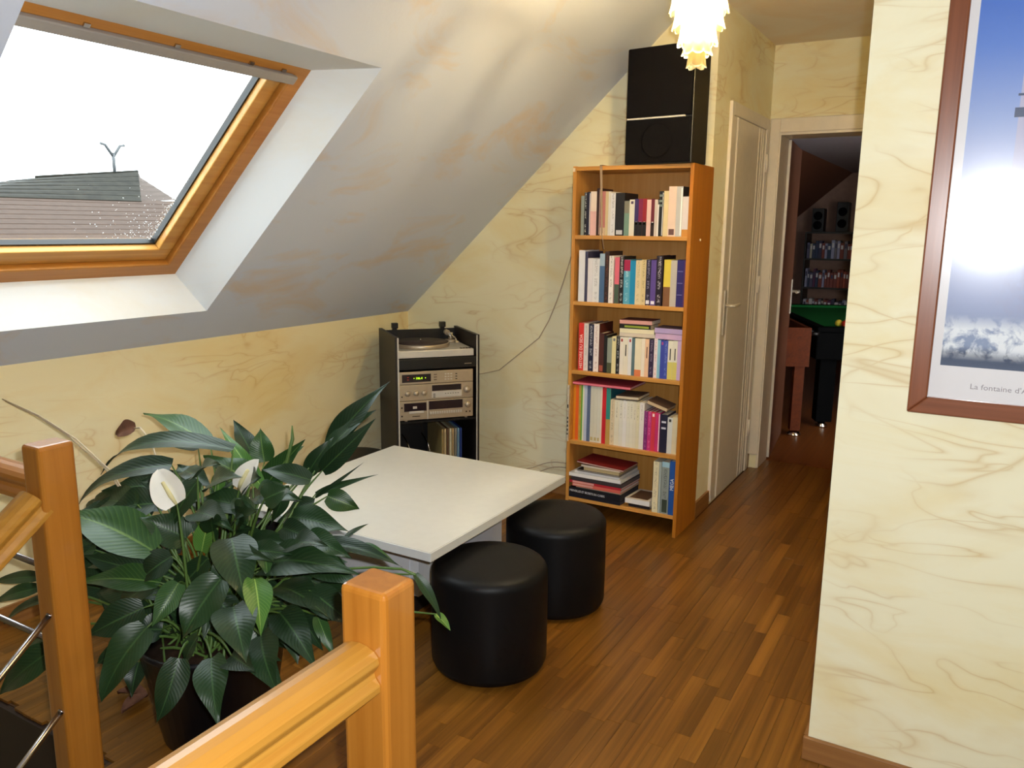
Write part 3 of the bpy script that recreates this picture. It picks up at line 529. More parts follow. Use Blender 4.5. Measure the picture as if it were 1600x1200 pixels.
# leaves: blade base xyz, tip xyz, width, shade, bend
LEAVES = [
  (-2.144, 1.72, 0.764, -2.511, 1.741, 0.819, 0.09, 1, 0.15),
  (-2.241, 1.75, 0.727, -2.54, 1.804, 0.697, 0.072, 0, 0.2),
  (-1.892, 1.6, 0.812, -2.483, 1.546, 0.65, 0.074, 0, 0.35),
  (-2.046, 1.5, 0.764, -2.404, 1.414, 0.595, 0.084, 0, 0.3),
  (-1.935, 1.34, 0.571, -2.255, 1.276, 0.639, 0.148, 1, 0.25),
  (-1.888, 1.32, 0.496, -2.132, 1.234, 0.471, 0.088, 1, 0.2),
  (-1.837, 1.62, 0.704, -1.999, 1.577, 0.779, 0.101, 1, 0.2),
  (-1.84, 1.66, 0.682, -2.071, 1.703, 0.837, 0.052, 2, 0.1),
  (-2.011, 1.78, 0.732, -2.12, 1.801, 0.833, 0.067, 0, 0.1),
  (-1.959, 1.78, 0.718, -1.994, 1.801, 0.823, 0.086, 1, 0.1),
  (-1.891, 1.72, 0.667, -1.757, 1.763, 0.827, 0.078, 1, 0.1),
  (-1.853, 1.75, 0.715, -1.803, 1.803, 0.791, 0.044, 1, 0.2),
  (-1.751, 1.86, 0.774, -1.556, 1.935, 1.003, 0.083, 0, 0.2),
  (-1.747, 1.84, 0.758, -1.589, 1.904, 0.915, 0.067, 0, 0.2),
  (-1.725, 1.8, 0.722, -1.557, 1.864, 0.9, 0.068, 0, 0.15),
  (-1.789, 1.8, 0.701, -1.711, 1.843, 0.825, 0.062, 0, 0.2),
  (-1.816, 1.86, 0.611, -1.61, 1.935, 0.693, 0.025, 0, 0.25),
  (-1.797, 1.84, 0.609, -1.662, 1.926, 0.728, 0.014, 0, 0.2),
  (-1.746, 1.84, 0.622, -1.667, 1.904, 0.573, 0.074, 1, 0.25),
  (-1.697, 1.72, 0.717, -1.861, 1.677, 0.735, 0.068, 0, 0.2),
  (-1.734, 1.52, 0.671, -1.947, 1.477, 0.673, 0.084, 0, 0.3),
  (-1.634, 1.36, 0.667, -1.494, 1.274, 0.553, 0.12, 0, 0.2),
  (-1.611, 1.3, 0.581, -1.642, 1.193, 0.448, 0.115, 0, 0.2),
  (-1.836, 1.34, 0.5, -1.846, 1.254, 0.403, 0.072, 1, 0.2),
  (-1.509, 1.32, 0.598, -1.4, 1.234, 0.51, 0.074, 2, 0.15),
  (-1.522, 1.26, 0.545, -1.386, 1.174, 0.474, 0.111, 0, 0.3),
  (-1.474, 1.3, 0.461, -1.33, 1.214, 0.391, 0.101, 0, 0.25),
  (-1.467, 1.36, 0.498, -1.26, 1.274, 0.446, 0.09, 0, 0.25),
  (-1.521, 1.4, 0.539, -1.269, 1.336, 0.541, 0.096, 0, 0.25),
  (-1.605, 1.44, 0.565, -1.217, 1.397, 0.644, 0.114, 0, 0.3),
  (-1.603, 1.62, 0.554, -1.274, 1.62, 0.571, 0.065, 0, 0.3),
  (-1.467, 1.66, 0.576, -1.325, 1.66, 0.553, 0.02, 1, 0.5),
  (-1.216, 1.6, 0.571, -1.147, 1.621, 0.448, 0.032, 0, 0.25),
  (-1.164, 1.62, 0.462, -1.116, 1.62, 0.427, 0.032, 2, 0.1),
  (-1.547, 1.7, 0.574, -1.512, 1.764, 0.6, 0.015, 0, 0.2),
  (-1.565, 1.22, 0.412, -1.446, 1.134, 0.311, 0.086, 0, 0.25),
  (-1.722, 1.24, 0.355, -1.742, 1.176, 0.195, 0.083, 0, 0.25),
  (-1.874, 1.26, 0.392, -1.938, 1.153, 0.205, 0.111, 0, 0.3),
  (-1.911, 1.28, 0.432, -2.044, 1.194, 0.35, 0.097, 0, 0.25),
  (-1.921, 1.44, 0.579, -2.01, 1.354, 0.654, 0.102, 0, 0.2),
  (-1.808, 1.4, 0.577, -1.776, 1.421, 0.702, 0.063, 2, 0.1),
  (-1.987, 1.36, 0.484, -2.171, 1.274, 0.531, 0.077, 0, 0.2),
  (-2.576, 1.36, 0.296, -2.744, 1.296, 0.223, 0.051, 0, 0.25),
  (-2.635, 1.4, 0.305, -2.858, 1.357, 0.245, 0.047, 0, 0.2),
  (-2.544, 1.36, 0.263, -2.695, 1.296, 0.163, 0.058, 0, 0.2),
  (-2.297, 1.24, 0.149, -2.51, 1.176, -0.016, 0.096, 0, 0.25),
  (-2.402, 1.3, 0.178, -2.561, 1.257, 0.079, 0.066, 0, 0.25),
  (-1.668, 1.7, 0.654, -1.801, 1.679, 0.573, 0.068, 0, 0.2),
  (-1.744, 1.66, 0.709, -1.8, 1.639, 0.574, 0.051, 0, 0.2),
  (-1.697, 1.66, 0.63, -1.657, 1.703, 0.545, 0.042, 1, 0.2),
  (-1.879, 1.46, 0.757, -1.963, 1.417, 0.604, 0.07, 0, 0.2),
  (-2.025, 1.42, 0.672, -2.169, 1.356, 0.631, 0.103, 0, 0.25),
  (-2.119, 1.6, 0.71, -1.938, 1.557, 0.684, 0.067, 0, 0.2),
  (-1.916, 1.56, 0.744, -1.923, 1.56, 0.665, 0.042, 2, 0.1),
  (-1.851, 1.42, 0.675, -1.643, 1.377, 0.679, 0.089, 0, 0.25),
  (-1.627, 1.34, 0.625, -1.641, 1.297, 0.5, 0.055, 0, 0.2),
  (-1.546, 1.5, 0.497, -1.503, 1.543, 0.585, 0.058, 0, 0.2),
  (-1.557, 1.4, 0.637, -1.502, 1.357, 0.587, 0.046, 1, 0.2),
  (-1.473, 1.4, 0.443, -1.409, 1.357, 0.372, 0.055, 0, 0.2),
  (-1.436, 1.46, 0.455, -1.358, 1.439, 0.365, 0.041, 1, 0.3),
  (-1.54, 1.26, 0.407, -1.379, 1.196, 0.44, 0.08, 0, 0.2),
  (-1.715, 1.3, 0.393, -1.756, 1.279, 0.288, 0.056, 0, 0.2),
  (-1.985, 1.3, 0.235, -1.967, 1.257, 0.152, 0.061, 0, 0.2),
  (-1.884, 1.36, 0.56, -1.959, 1.296, 0.482, 0.089, 0, 0.2),
  (-2.043, 1.3, 0.26, -2.119, 1.257, 0.213, 0.061, 0, 0.25),
  (-2.5, 1.693, 0.116, -2.68, 1.655, 0.309, 0.101, 0, 0.24),
  (-1.839, 1.469, 0.57, -1.836, 1.415, 0.631, 0.061, 0, 0.3),
  (-1.629, 1.582, 0.54, -1.472, 1.552, 0.574, 0.062, 0, 0.18),
  (-1.964, 1.527, 0.371, -1.973, 1.499, 0.332, 0.085, 0, 0.25),
  (-2.5, 1.719, 0.164, -2.68, 1.663, 0.316, 0.087, 0, 0.19),
  (-1.558, 1.504, 0.421, -1.371, 1.41, 0.397, 0.091, 0, 0.15),
  (-1.866, 1.529, 0.149, -2.014, 1.568, 0.331, 0.097, 0, 0.19),
  (-1.923, 1.707, 0.264, -1.854, 1.72, 0.305, 0.07, 0, 0.27),
  (-1.803, 1.521, 0.254, -1.682, 1.551, 0.332, 0.067, 0, 0.21),
  (-2.143, 1.71, 0.132, -2.111, 1.627, 0.311, 0.09, 0, 0.28),
  (-2.319, 1.716, 0.363, -2.478, 1.65, 0.316, 0.086, 0, 0.16),
  (-1.564, 1.447, 0.434, -1.431, 1.43, 0.369, 0.093, 0, 0.22),
  (-2.273, 1.426, 0.533, -2.506, 1.353, 0.412, 0.075, 0, 0.18),
  (-1.844, 1.431, 0.781, -1.698, 1.39, 0.852, 0.074, 0, 0.17),
  (-1.427, 1.446, 0.519, -1.239, 1.372, 0.517, 0.076, 0, 0.19),
  (-1.619, 1.385, 0.345, -1.409, 1.307, 0.326, 0.08, 0, 0.19),
  (-1.572, 1.366, 0.643, -1.452, 1.407, 0.641, 0.06, 0, 0.21),
  (-2.088, 1.49, 0.465, -2.317, 1.442, 0.412, 0.094, 0, 0.24),
  (-1.704, 1.366, 0.509, -1.658, 1.272, 0.409, 0.057, 0, 0.25),
  (-2.389, 1.475, 0.315, -2.545, 1.443, 0.337, 0.11, 0, 0.26),
  (-2.295, 1.689, 0.595, -2.358, 1.604, 0.632, 0.112, 0, 0.21),
  (-1.865, 1.566, 0.72, -1.736, 1.529, 0.78, 0.087, 0, 0.16),
  (-2.5, 1.677, 0.526, -2.598, 1.616, 0.552, 0.102, 0, 0.22),
  (-2.003, 1.63, 0.462, -1.879, 1.608, 0.533, 0.076, 0, 0.25),
  (-2.5, 1.691, 0.19, -2.68, 1.696, 0.334, 0.085, 0, 0.18),
  (-1.612, 1.519, 0.648, -1.395, 1.469, 0.657, 0.065, 0, 0.21),
  (-1.946, 1.677, 0.674, -1.881, 1.679, 0.725, 0.071, 0, 0.22),
  (-1.803, 1.616, 0.682, -1.657, 1.641, 0.682, 0.081, 0, 0.19),
  (-1.978, 1.585, 0.19, -1.868, 1.509, 0.349, 0.086, 0, 0.16),
  (-1.371, 1.375, 0.577, -1.231, 1.379, 0.514, 0.08, 0, 0.15),
  (-1.568, 1.369, 0.439, -1.577, 1.398, 0.303, 0.056, 0, 0.24),
  (-2.5, 1.596, 0.171, -2.68, 1.543, 0.31, 0.096, 0, 0.18),
  (-1.72, 1.617, 0.436, -1.541, 1.615, 0.439, 0.092, 0, 0.23),
  (-2.278, 1.502, 0.558, -2.577, 1.539, 0.507, 0.108, 0, 0.26),
  (-1.806, 1.585, 0.283, -1.749, 1.55, 0.344, 0.098, 0, 0.29),
  (-2.287, 1.434, 0.326, -2.563, 1.388, 0.336, 0.075, 0, 0.28),
  (-1.515, 1.553, 0.559, -1.288, 1.467, 0.57, 0.091, 0, 0.2),
  (-1.715, 1.558, 0.371, -1.659, 1.604, 0.34, 0.063, 0, 0.27),
  (-1.977, 1.644, 0.204, -1.82, 1.616, 0.336, 0.105, 0, 0.25),
  (-1.816, 1.702, 0.474, -1.636, 1.673, 0.521, 0.078, 0, 0.26),
  (-2.401, 1.664, 0.476, -2.6, 1.657, 0.441, 0.113, 0, 0.29),
  (-2.084, 1.709, 0.006, -2.077, 1.728, 0.327, 0.095, 0, 0.24),
  (-1.517, 1.546, 0.475, -1.277, 1.511, 0.47, 0.077, 0, 0.25),
  (-1.616, 1.509, 0.428, -1.526, 1.519, 0.324, 0.063, 0, 0.22),
  (-1.753, 1.532, 0.739, -1.657, 1.489, 0.796, 0.097, 0, 0.17),
  (-1.82, 1.43, 0.544, -2.012, 1.432, 0.357, 0.073, 0, 0.24),
  (-1.506, 1.404, 0.435, -1.417, 1.425, 0.354, 0.074, 0, 0.22),
  (-2.275, 1.551, 0.186, -2.307, 1.506, 0.332, 0.094, 0, 0.28),
  (-2.22, 1.444, 0.595, -2.311, 1.358, 0.615, 0.077, 0, 0.2),
  (-1.967, 1.719, 0.429, -1.814, 1.734, 0.382, 0.101, 0, 0.19),
  (-1.588, 1.512, 0.365, -1.506, 1.501, 0.334, 0.059, 0, 0.18),
  (-2.407, 1.709, 0.576, -2.574, 1.645, 0.549, 0.097, 0, 0.25),
  (-1.756, 1.398, 0.453, -1.6, 1.371, 0.379, 0.08, 0, 0.17),
  (-2.047, 1.662, 0.211, -2.223, 1.698, 0.303, 0.113, 0, 0.22),
  (-1.92, 1.528, 0.618, -1.865, 1.488, 0.679, 0.062, 0, 0.26),
  (-1.826, 1.523, 0.572, -1.668, 1.544, 0.584, 0.067, 0, 0.23),
  (-1.631, 1.649, 0.43, -1.384, 1.604, 0.39, 0.079, 0, 0.24),
  (-2.5, 1.65, 0.202, -2.68, 1.588, 0.339, 0.115, 0, 0.21),
  (-1.672, 1.61, 0.64, -1.438, 1.599, 0.644, 0.09, 0, 0.16),
  (-1.96, 1.364, 0.314, -2.022, 1.32, 0.312, 0.099, 0, 0.25),
  (-2.287, 1.565, 0.089, -2.306, 1.465, 0.332, 0.103, 0, 0.26),
  (-1.951, 1.582, 0.416, -1.882, 1.571, 0.303, 0.066, 0, 0.18),
  (-1.989, 1.45, 0.381, -2.203, 1.424, 0.348, 0.086, 0, 0.3),
  (-2.061, 1.387, 0.671, -2.348, 1.431, 0.613, 0.098, 0, 0.17),
  (-2.21, 1.538, 0.341, -2.272, 1.447, 0.321, 0.091, 0, 0.24),
  (-2.275, 1.596, 0.185, -2.378, 1.538, 0.315, 0.07, 0, 0.19),
  (-1.891, 1.632, 0.37, -1.595, 1.569, 0.342, 0.067, 0, 0.3),
  (-2.019, 1.686, 0.386, -1.695, 1.59, 0.418, 0.079, 0, 0.23),
  (-1.574, 1.529, 0.615, -1.336, 1.488, 0.583, 0.062, 0, 0.24),
  (-1.998, 1.379, 0.438, -2.159, 1.362, 0.327, 0.088, 0, 0.22),
  (-1.998, 1.511, 0.174, -1.993, 1.411, 0.348, 0.097, 0, 0.19),
  (-1.744, 1.642, 0.232, -1.644, 1.652, 0.334, 0.088, 0, 0.24),
  (-2.123, 1.428, 0.634, -2.308, 1.341, 0.585, 0.099, 0, 0.16),
  (-1.707, 1.513, 0.434, -1.566, 1.482, 0.391, 0.062, 0, 0.16),
  (-2.207, 1.587, 0.576, -2.442, 1.606, 0.53, 0.082, 0, 0.26),
  (-1.728, 1.403, 0.598, -1.451, 1.338, 0.648, 0.065, 0, 0.21),
  (-1.972, 1.493, 0.144, -2.089, 1.494, 0.327, 0.097, 0, 0.29),
  (-2.089, 1.395, 0.364, -2.355, 1.432, 0.328, 0.083, 0, 0.25),
  (-1.946, 1.387, 0.223, -2.023, 1.425, 0.315, 0.091, 0, 0.25),
  (-1.967, 1.489, 0.322, -2.147, 1.521, 0.335, 0.087, 0, 0.29),
  (-1.517, 1.518, 0.638, -1.361, 1.52, 0.612, 0.072, 0, 0.29),
  (-1.712, 1.49, 0.593, -1.541, 1.481, 0.624, 0.074, 0, 0.18),
  (-2.477, 1.555, 0.423, -2.68, 1.578, 0.345, 0.107, 0, 0.28),
  (-2.008, 1.546, 0.362, -1.987, 1.451, 0.333, 0.1, 0, 0.16),
  (-2.235, 1.39, 0.5, -2.392, 1.305, 0.382, 0.067, 0, 0.25),
  (-1.783, 1.594, 0.224, -1.58, 1.529, 0.326, 0.096, 0, 0.21),
  (-2.407, 1.602, -0.018, -2.506, 1.544, 0.335, 0.118, 0, 0.21),
  (-1.914, 1.667, 0.626, -1.614, 1.584, 0.706, 0.107, 0, 0.25),
  (-2.5, 1.649, 0.269, -2.68, 1.677, 0.337, 0.123, 0, 0.21),
  (-1.84, 1.513, 0.338, -1.745, 1.554, 0.315, 0.066, 0, 0.25),
  (-1.733, 1.382, 0.658, -1.621, 1.296, 0.746, 0.057, 0, 0.17),
  (-1.776, 1.445, 0.373, -1.813, 1.461, 0.309, 0.07, 0, 0.18),
  (-1.971, 1.557, 0.595, -1.916, 1.568, 0.639, 0.101, 0, 0.29),
  (-2.473, 1.705, -0.001, -2.68, 1.747, 0.347, 0.117, 0, 0.21),
  (-2.265, 1.459, 0.425, -2.556, 1.473, 0.346, 0.066, 0, 0.22),
  (-2.488, 1.617, 0.026, -2.68, 1.643, 0.316, 0.087, 0, 0.28),
  (-2.5, 1.718, 0.207, -2.68, 1.745, 0.339, 0.075, 0, 0.27),
  (-1.536, 1.39, 0.784, -1.478, 1.425, 0.813, 0.07, 0, 0.22),
  (-1.744, 1.669, 0.494, -1.502, 1.656, 0.519, 0.103, 0, 0.16),
  (-1.877, 1.556, 0.566, -1.68, 1.481, 0.646, 0.075, 0, 0.2),
  (-1.721, 1.528, 0.406, -1.561, 1.475, 0.35, 0.064, 0, 0.21),
  (-2.5, 1.659, 0.094, -2.68, 1.652, 0.336, 0.086, 0, 0.23),
  (-2.269, 1.717, 0.273, -2.431, 1.675, 0.315, 0.09, 0, 0.23),
  (-2.042, 1.501, 0.235, -2.202, 1.521, 0.337, 0.079, 0, 0.29),
  (-2.335, 1.479, 0.471, -2.57, 1.508, 0.406, 0.071, 0, 0.25),
  (-1.98, 1.505, 0.563, -2.093, 1.541, 0.569, 0.072, 0, 0.17),
  (-1.582, 1.386, 0.444, -1.535, 1.359, 0.336, 0.08, 0, 0.27),
  (-1.753, 1.479, 0.664, -1.674, 1.469, 0.702, 0.086, 0, 0.3),
  (-1.9, 1.579, 0.675, -1.96, 1.578, 0.697, 0.09, 0, 0.17),
  (-2.451, 1.644, 0.081, -2.68, 1.67, 0.338, 0.119, 0, 0.23),
  (-2.057, 1.411, 0.269, -2.303, 1.384, 0.336, 0.098, 0, 0.18),
  (-1.492, 1.431, 0.65, -1.332, 1.395, 0.698, 0.08, 0, 0.2),
  (-1.684, 1.527, 0.572, -1.507, 1.556, 0.599, 0.095, 0, 0.23),
  (-2.244, 1.455, 0.482, -2.412, 1.383, 0.471, 0.091, 0, 0.17),
  (-2.011, 1.683, 0.521, -1.849, 1.608, 0.616, 0.075, 0, 0.23),
  (-1.756, 1.425, 0.491, -1.749, 1.376, 0.33, 0.07, 0, 0.25),
  (-2.029, 1.573, 0.598, -2.035, 1.593, 0.621, 0.085, 0, 0.17),
  (-2.154, 1.423, 0.26, -2.289, 1.387, 0.317, 0.092, 0, 0.16),
  (-2.29, 1.705, 0.405, -2.493, 1.694, 0.37, 0.102, 0, 0.25),
  (-1.925, 1.535, 0.708, -1.689, 1.457, 0.798, 0.079, 0, 0.22),
  (-2.499, 1.549, 0.432, -2.641, 1.464, 0.393, 0.086, 0, 0.16),
  (-2.139, 1.624, 0.669, -2.192, 1.628, 0.707, 0.093, 0, 0.16),
  (-1.749, 1.541, 0.325, -1.586, 1.487, 0.302, 0.083, 0, 0.19),
  (-1.991, 1.445, 0.263, -1.847, 1.35, 0.333, 0.1, 0, 0.21),
  (-1.991, 1.629, 0.531, -1.893, 1.664, 0.577, 0.101, 0, 0.17),
  (-2.246, 1.36, 0.499, -2.5, 1.361, 0.365, 0.065, 0, 0.28),
  (-1.771, 1.488, 0.662, -1.734, 1.534, 0.672, 0.095, 0, 0.2),
  (-2.5, 1.712, 0.144, -2.68, 1.718, 0.346, 0.122, 0, 0.18),
  (-1.793, 1.53, 0.623, -1.596, 1.431, 0.733, 0.068, 0, 0.24),
  (-1.634, 1.378, 0.309, -1.49, 1.381, 0.345, 0.09, 0, 0.26),
  (-1.888, 1.698, 0.164, -1.799, 1.714, 0.315, 0.1, 0, 0.18),
  (-1.957, 1.599, 0.253, -1.926, 1.55, 0.344, 0.092, 0, 0.18),
  (-2.27, 1.6, -0.004, -2.378, 1.637, 0.349, 0.092, 0, 0.23),
  (-2.143, 1.576, 0.381, -2.235, 1.505, 0.304, 0.08, 0, 0.26),
  (-2.011, 1.557, 0.227, -1.817, 1.459, 0.302, 0.086, 0, 0.26),
]
STALK = [[-1.545, 1.5, 0.507], [-1.468, 1.55, 0.545], [-1.34, 1.58, 0.57], [-1.26, 1.6, 0.576], [-1.213, 1.6, 0.57]]
# ================================================================== OBJECTS
# ------------------------------------------------------------------ balustrade
def newel(x0, x1, y0, y1, z0, zt, label):
    t = thing('newel_post', ((x0+x1)/2, (y0+y1)/2, z0), label, 'post')
    mb = MB(); mb.box(x0, x1, y0, y1, z0, zt); mb.build('post_shaft', M['post'], t, bevel=.010, seg=3); return t
newel(-.857, -.762, .922, 1.006, -.20, .902, 'short square wooden newel post at the end of the horizontal handrail')
newel(-1.971, -1.895, 1.030, 1.121, -.20, .950, 'taller looking wooden newel post with steel rods, left of the potted plant')
RP = [(-.030,-.040),(.030,-.040),(.042,-.034),(.042,-.020),(.033,-.008),(.030,.002),(.036,.010),(.041,.020),(.039,.032),(.030,.042),(.015,.048),(0,.050),(-.015,.048),(-.030,.042),(-.039,.032),(-.041,.020),(-.036,.010),(-.030,.002),(-.033,-.008),(-.042,-.020),(-.042,-.034)]
def rail(c, side, up, d, mat, label, k=1.0):
    c, side, up, d = map(Vector, (c, side, up, d))
    t = thing('handrail', c, label, 'handrail'); mb = MB(); mb.prism([c+side*a*k+up*b*.92*k for a, b in RP], d); mb.build('rail_bar', mat, t, bevel=.0015, seg=1); return t
rail((-.815, .922, .763), (1,0,0), (0,0,1), (0,-1.5,0), M['raily'], 'thick moulded wooden handrail running level from the short newel post')
sl = math.radians(37.0); dn = Vector((0, -math.cos(sl), -math.sin(sl))); upn = Vector((0, -math.sin(sl), math.cos(sl)))
rail((-1.934, 1.037, .808), (1,0,0), upn, dn*1.3, M['raily'], 'sloping wooden handrail going down the stairs from the far newel post', .93)
rail((-1.971, 1.075, .829), (0,1,0), (0,0,1), (-1.025,0,0), M['railx'], 'level wooden handrail between the far newel post and the low wall', .93)
def rod(p, d, label, grp):
    p, d = Vector(p), Vector(d); t = thing('steel_rod', p, label, 'rod', grp); mb = MB(); mb.tube([p, p+d], .008, 14); mb.build('rod_tube', M['steel'], t)
    q = MB(); q.tube([p-d.normalized()*.0, p+d.normalized()*.006], .0095, 14); q.build('end_collar', M['steel'], t)
d3 = Vector((0, -math.cos(math.radians(38.5)), -math.sin(math.radians(38.5))))
rod((-1.922, 1.033, .516), d3*.9, 'upper polished steel rod sloping down from the face of the far newel post', 'sloping stair rods')
rod((-1.914, 1.033, .254), d3*.6, 'lower polished steel rod sloping down from the foot of the far newel post', 'sloping stair rods')
rod((-1.971, 1.074, .611), (-1.025,0,0), 'upper level steel rod behind the far newel post, under its level handrail', 'level guard rods')
rod((-1.971, 1.074, .403), (-1.025,0,0), 'lower level steel rod behind the far newel post, nearer the floor', 'level guard rods')
# ------------------------------------------------------------------ bookcase
BX0, BX1, BY0, BY1, BT = -1.754, -1.155, 3.603, 3.905, .018
bc = thing('bookcase', ((BX0+BX1)/2, (BY0+BY1)/2, 0), 'tall narrow oak veneer bookcase with five book-filled shelves against the back wall', 'bookcase')
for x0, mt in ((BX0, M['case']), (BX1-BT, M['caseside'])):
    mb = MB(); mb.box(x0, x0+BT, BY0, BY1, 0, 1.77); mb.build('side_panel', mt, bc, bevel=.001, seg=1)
for z in (1.768, 1.445, 1.123, .776, .412, .111):
    mb = MB(); mb.box(BX0+BT, BX1-BT, BY0+.001, BY1-.008, z-.019, z); mb.build('top_board' if z > 1.7 else 'shelf_board', M['casex'], bc, bevel=.001, seg=1)
mb = MB(); mb.box(BX0+BT, BX1-BT, BY1-.008, BY1-.002, .08, 1.765); mb.build('back_panel', M['case'], bc)
mb = MB(); mb.box(BX0-.001, BX0+.012, BY0-.003, BY0+.0, 1.745, 1.762); mb.build('edge_tab', M['paper'], bc)
mb = MB(); mb.tube([(BX1, 3.74, 1.43), (BX1+.004, 3.74, 1.43)], .006, 12); mb.build('screw_cap', M['paper'], bc)
# ------------------------------------------------------------------ books
SHN = {1: 'paperbacks on the top shelf', 2: 'books on the second shelf', 3: 'books on the third shelf', 4: 'albums and manuals on the fourth shelf', 5: 'upright books on the bottom shelf'}
def inkmat(c, ink, vertical=True, seed=0):
    key = ('ink', c, ink, seed)
    if key in M: return M[key]
    k = N('inked_spine_'+c); tc = k.new('ShaderNodeTexCoord'); mp = k.new('ShaderNodeMapping'); mp.inputs['Scale'].default_value = (240, 1, 330); mp.inputs['Location'].default_value = (seed*7.3, seed*3.1, seed*5.7)
    k.link(tc.outputs['Object'], mp.inputs['Vector']); n = k.noise(mp.outputs[0], 1.0, 1, .5); g = k.noise(k.coord((1,1,22)), 1.0, 1)
    sx = k.new('ShaderNodeSeparateXYZ'); k.link(tc.outputs['Generated'], sx.inputs[0]); d = k.math('ABSOLUTE', k.math('SUBTRACT', sx.outputs[0], .5))
    a = k.math('MULTIPLY', k.ramp(n, [(.50, (0,0,0,1)), (.58, (1,1,1,1))]), k.math('MULTIPLY', k.ramp(g, [(.45, (0,0,0,1)), (.5, (1,1,1,1))]), k.ramp(d, [(.18, (1,1,1,1)), (.26, (0,0,0,1))])))
    k.col(k.mix(k.math('MULTIPLY', a, .7), lin(c), lin(ink))); k.set(.5, .4); M[key] = k.m; return k.m
def book(nm, x0, x1, y, z0, h, depth, hexc, label, cat, grp, o, i):
    """upright book, spine towards the room"""
    t = thing(nm, ((x0+x1)/2, y, z0), label, cat, grp)
    w = x1-x0; bt = min(.0022, w*.2); mats = [inkmat(hexc, o['ink'], True, i % 5) if 'ink' in o else flat('x', hexc)]
    if 'cover' in o: mats.append(flat('x', o['cover']))
    mb = MB(); cm = 1 if 'cover' in o else 0
    mb.box(x0, x1, y, y+.0022, z0, z0+h, 0); mb.box(x0, x0+bt, y+.0022, y+depth, z0, z0+h, cm); mb.box(x1-bt, x1, y+.0022, y+depth, z0, z0+h, cm)
    mb.build('cover', mats, t, weld=False)
    mb = MB(); mb.box(x0+bt, x1-bt, y+.0022, y+depth-.003, z0+.002, z0+h-.0025); mb.build('pages', M['paper'], t)
    def band(a, b, c, xa=0.0, xb=1.0, nm2='spine_band'):
        q = MB(); q.box(x0+w*xa+.0002, x0+w*xb-.0002, y-.0004, y+.001, z0+h*a, z0+h*b); q.build(nm2, flat('x', c), t)
    if 'low' in o: band(0.0, o['low'][1], o['low'][0])
    if 'top' in o: band(1-o['top'][1], 1.0, o['top'][0])
    if 'sq' in o: band(.31, .385, o['sq'], .25, .75, 'publisher_square')
    if 'mark' in o: band(.03, .03+o['mark'][1], o['mark'][0], .15, .85, 'spine_mark')
    if 'topmark' in o: band(.88, .955, o['topmark'], .25, .75, 'spine_mark')
    if 'topband' in o:
        for a in (.66, .76, .88): band(a, a+.05, o['topband'])
    if 'strip' in o: band(.02, .97, o['strip'], .72, .93, 'spine_strip')
    if 'stroke' in o: band(.5, .8, o['stroke'], .38, .62, 'spine_mark')
    if 'bars' in o:
        for a in (.25, .5, .75): band(a, a+.02, o['bars'], .1, .9)
    if 'bars2' in o:
        for a in (.62, .78): band(a, a+.05, o['bars2'], .2, .8, 'spine_mark')
    if 'inkt' in o:
        q = MB(); q.box(x0+w*.3, x1-w*.3, y-.0004, y+.001, z0+h*.62, z0+h*.95); q.build('spine_title', inkmat(hexc, o['inkt'], True, i % 5), t)
    if 'title' in o:
        s, c = o['title']; size = w*(.78 if len(s) > 6 else .95)
        Mx = frame_mat((x0+w*(.76 if len(s)>6 else .84), y-.0006, z0+h*(.04 if len(s) > 6 else .46)), (0,0,1), (-1,0,0))
        text(s, size, Mx, t, flat('x', c), 'spine_lettering', squash=(.92 if len(s) > 6 else .9))
    return t
for i, (sh, x0, x1, y, z0, h, hx, lab, o) in enumerate(BOOKS):
    dep = o.get('depth', .118 if h < .2 else .15 if h < .23 else .165)
    book('book', x0, x1, y, z0, h, dep, hx, lab, 'book', SHN[sh], o, i)
def lying(nm, p, ax, ay, th, cov, page, label, cat, grp, spine=None, sag=0.0, back=None):
    """book or magazine lying flat; p = near left bottom corner; cover boards above and below the page block"""
    p, ax, ay = map(Vector, (p, ax, ay)); up = Vector(ax).cross(Vector(ay)).normalized(); t = thing(nm, p, label, cat, grp)
    b = min(.0018, th*.2); mb = MB()
    mb.obox(p, ax, ay, up*b); mb.obox(p+up*(th-b), ax, ay, up*b, 1 if back else 0)
    mats = [flat('x', cov)] + ([flat('x', back)] if back else [])
    if spine: mb.obox(p+up*b, ax, ay.normalized()*.002, up*(th-2*b), len(mats)); mats.append(flat('x', spine))
    mb.build('cover', mats, t, weld=False)
    q = MB(); i = .0012; q.obox(p+up*b+ax.normalized()*i+ay.normalized()*(.0024 if spine else i), ax*(1-2*i/ax.length), ay*(1-4*i/ay.length), up*(th-2*b)); q.build('pages', flat('x', page, .8) if isinstance(page, str) else page, t)
    return t
# third shelf, lying on the upright paperbacks
G = 'books lying on the third shelf row'
y3 = BY0+.030; zz = .776+.1855
lying('book', (-1.497, y3, .9635), (.182,0,.002), (0,.115,0), .017, 'cdbfae', 'd9cdb6', 'pale tan book at the bottom of the four-book pile on the third shelf row', 'book', G, 'd2c4b4')
lying('book', (-1.496, y3, .9812), (.176,0,.002), (0,.115,0), .021, 'e0d8c0', 'e3dcc8', 'cream book with a yellow stripe, second from below in the four-book pile', 'book', G, 'e3d9bb')
lying('book', (-1.497, y3, 1.0030), (.158,0,.002), (0,.11,0), .020, '1c1a16', 'cfc6b2', 'black book with a green spine label in the four-book pile', 'book', G, '1c1a16')
mb = MB(); mb.box(-1.472, -1.348, y3-.0006, y3+.001, 1.0085, 1.0185); o = mb.build('spine_label', flat('x', '8a9a34'), bpy.data.objects[[q.name for q in COL.objects if q.get('label','').startswith('black book with a green')][0]])
lying('book', (-1.4985, y3, 1.0240), (.166,0,.002), (0,.12,0), .021, '6a3836', 'd9cdc2', 'rosy book with a photo cover on top of the four-book pile', 'book', G, 'cf9a94')
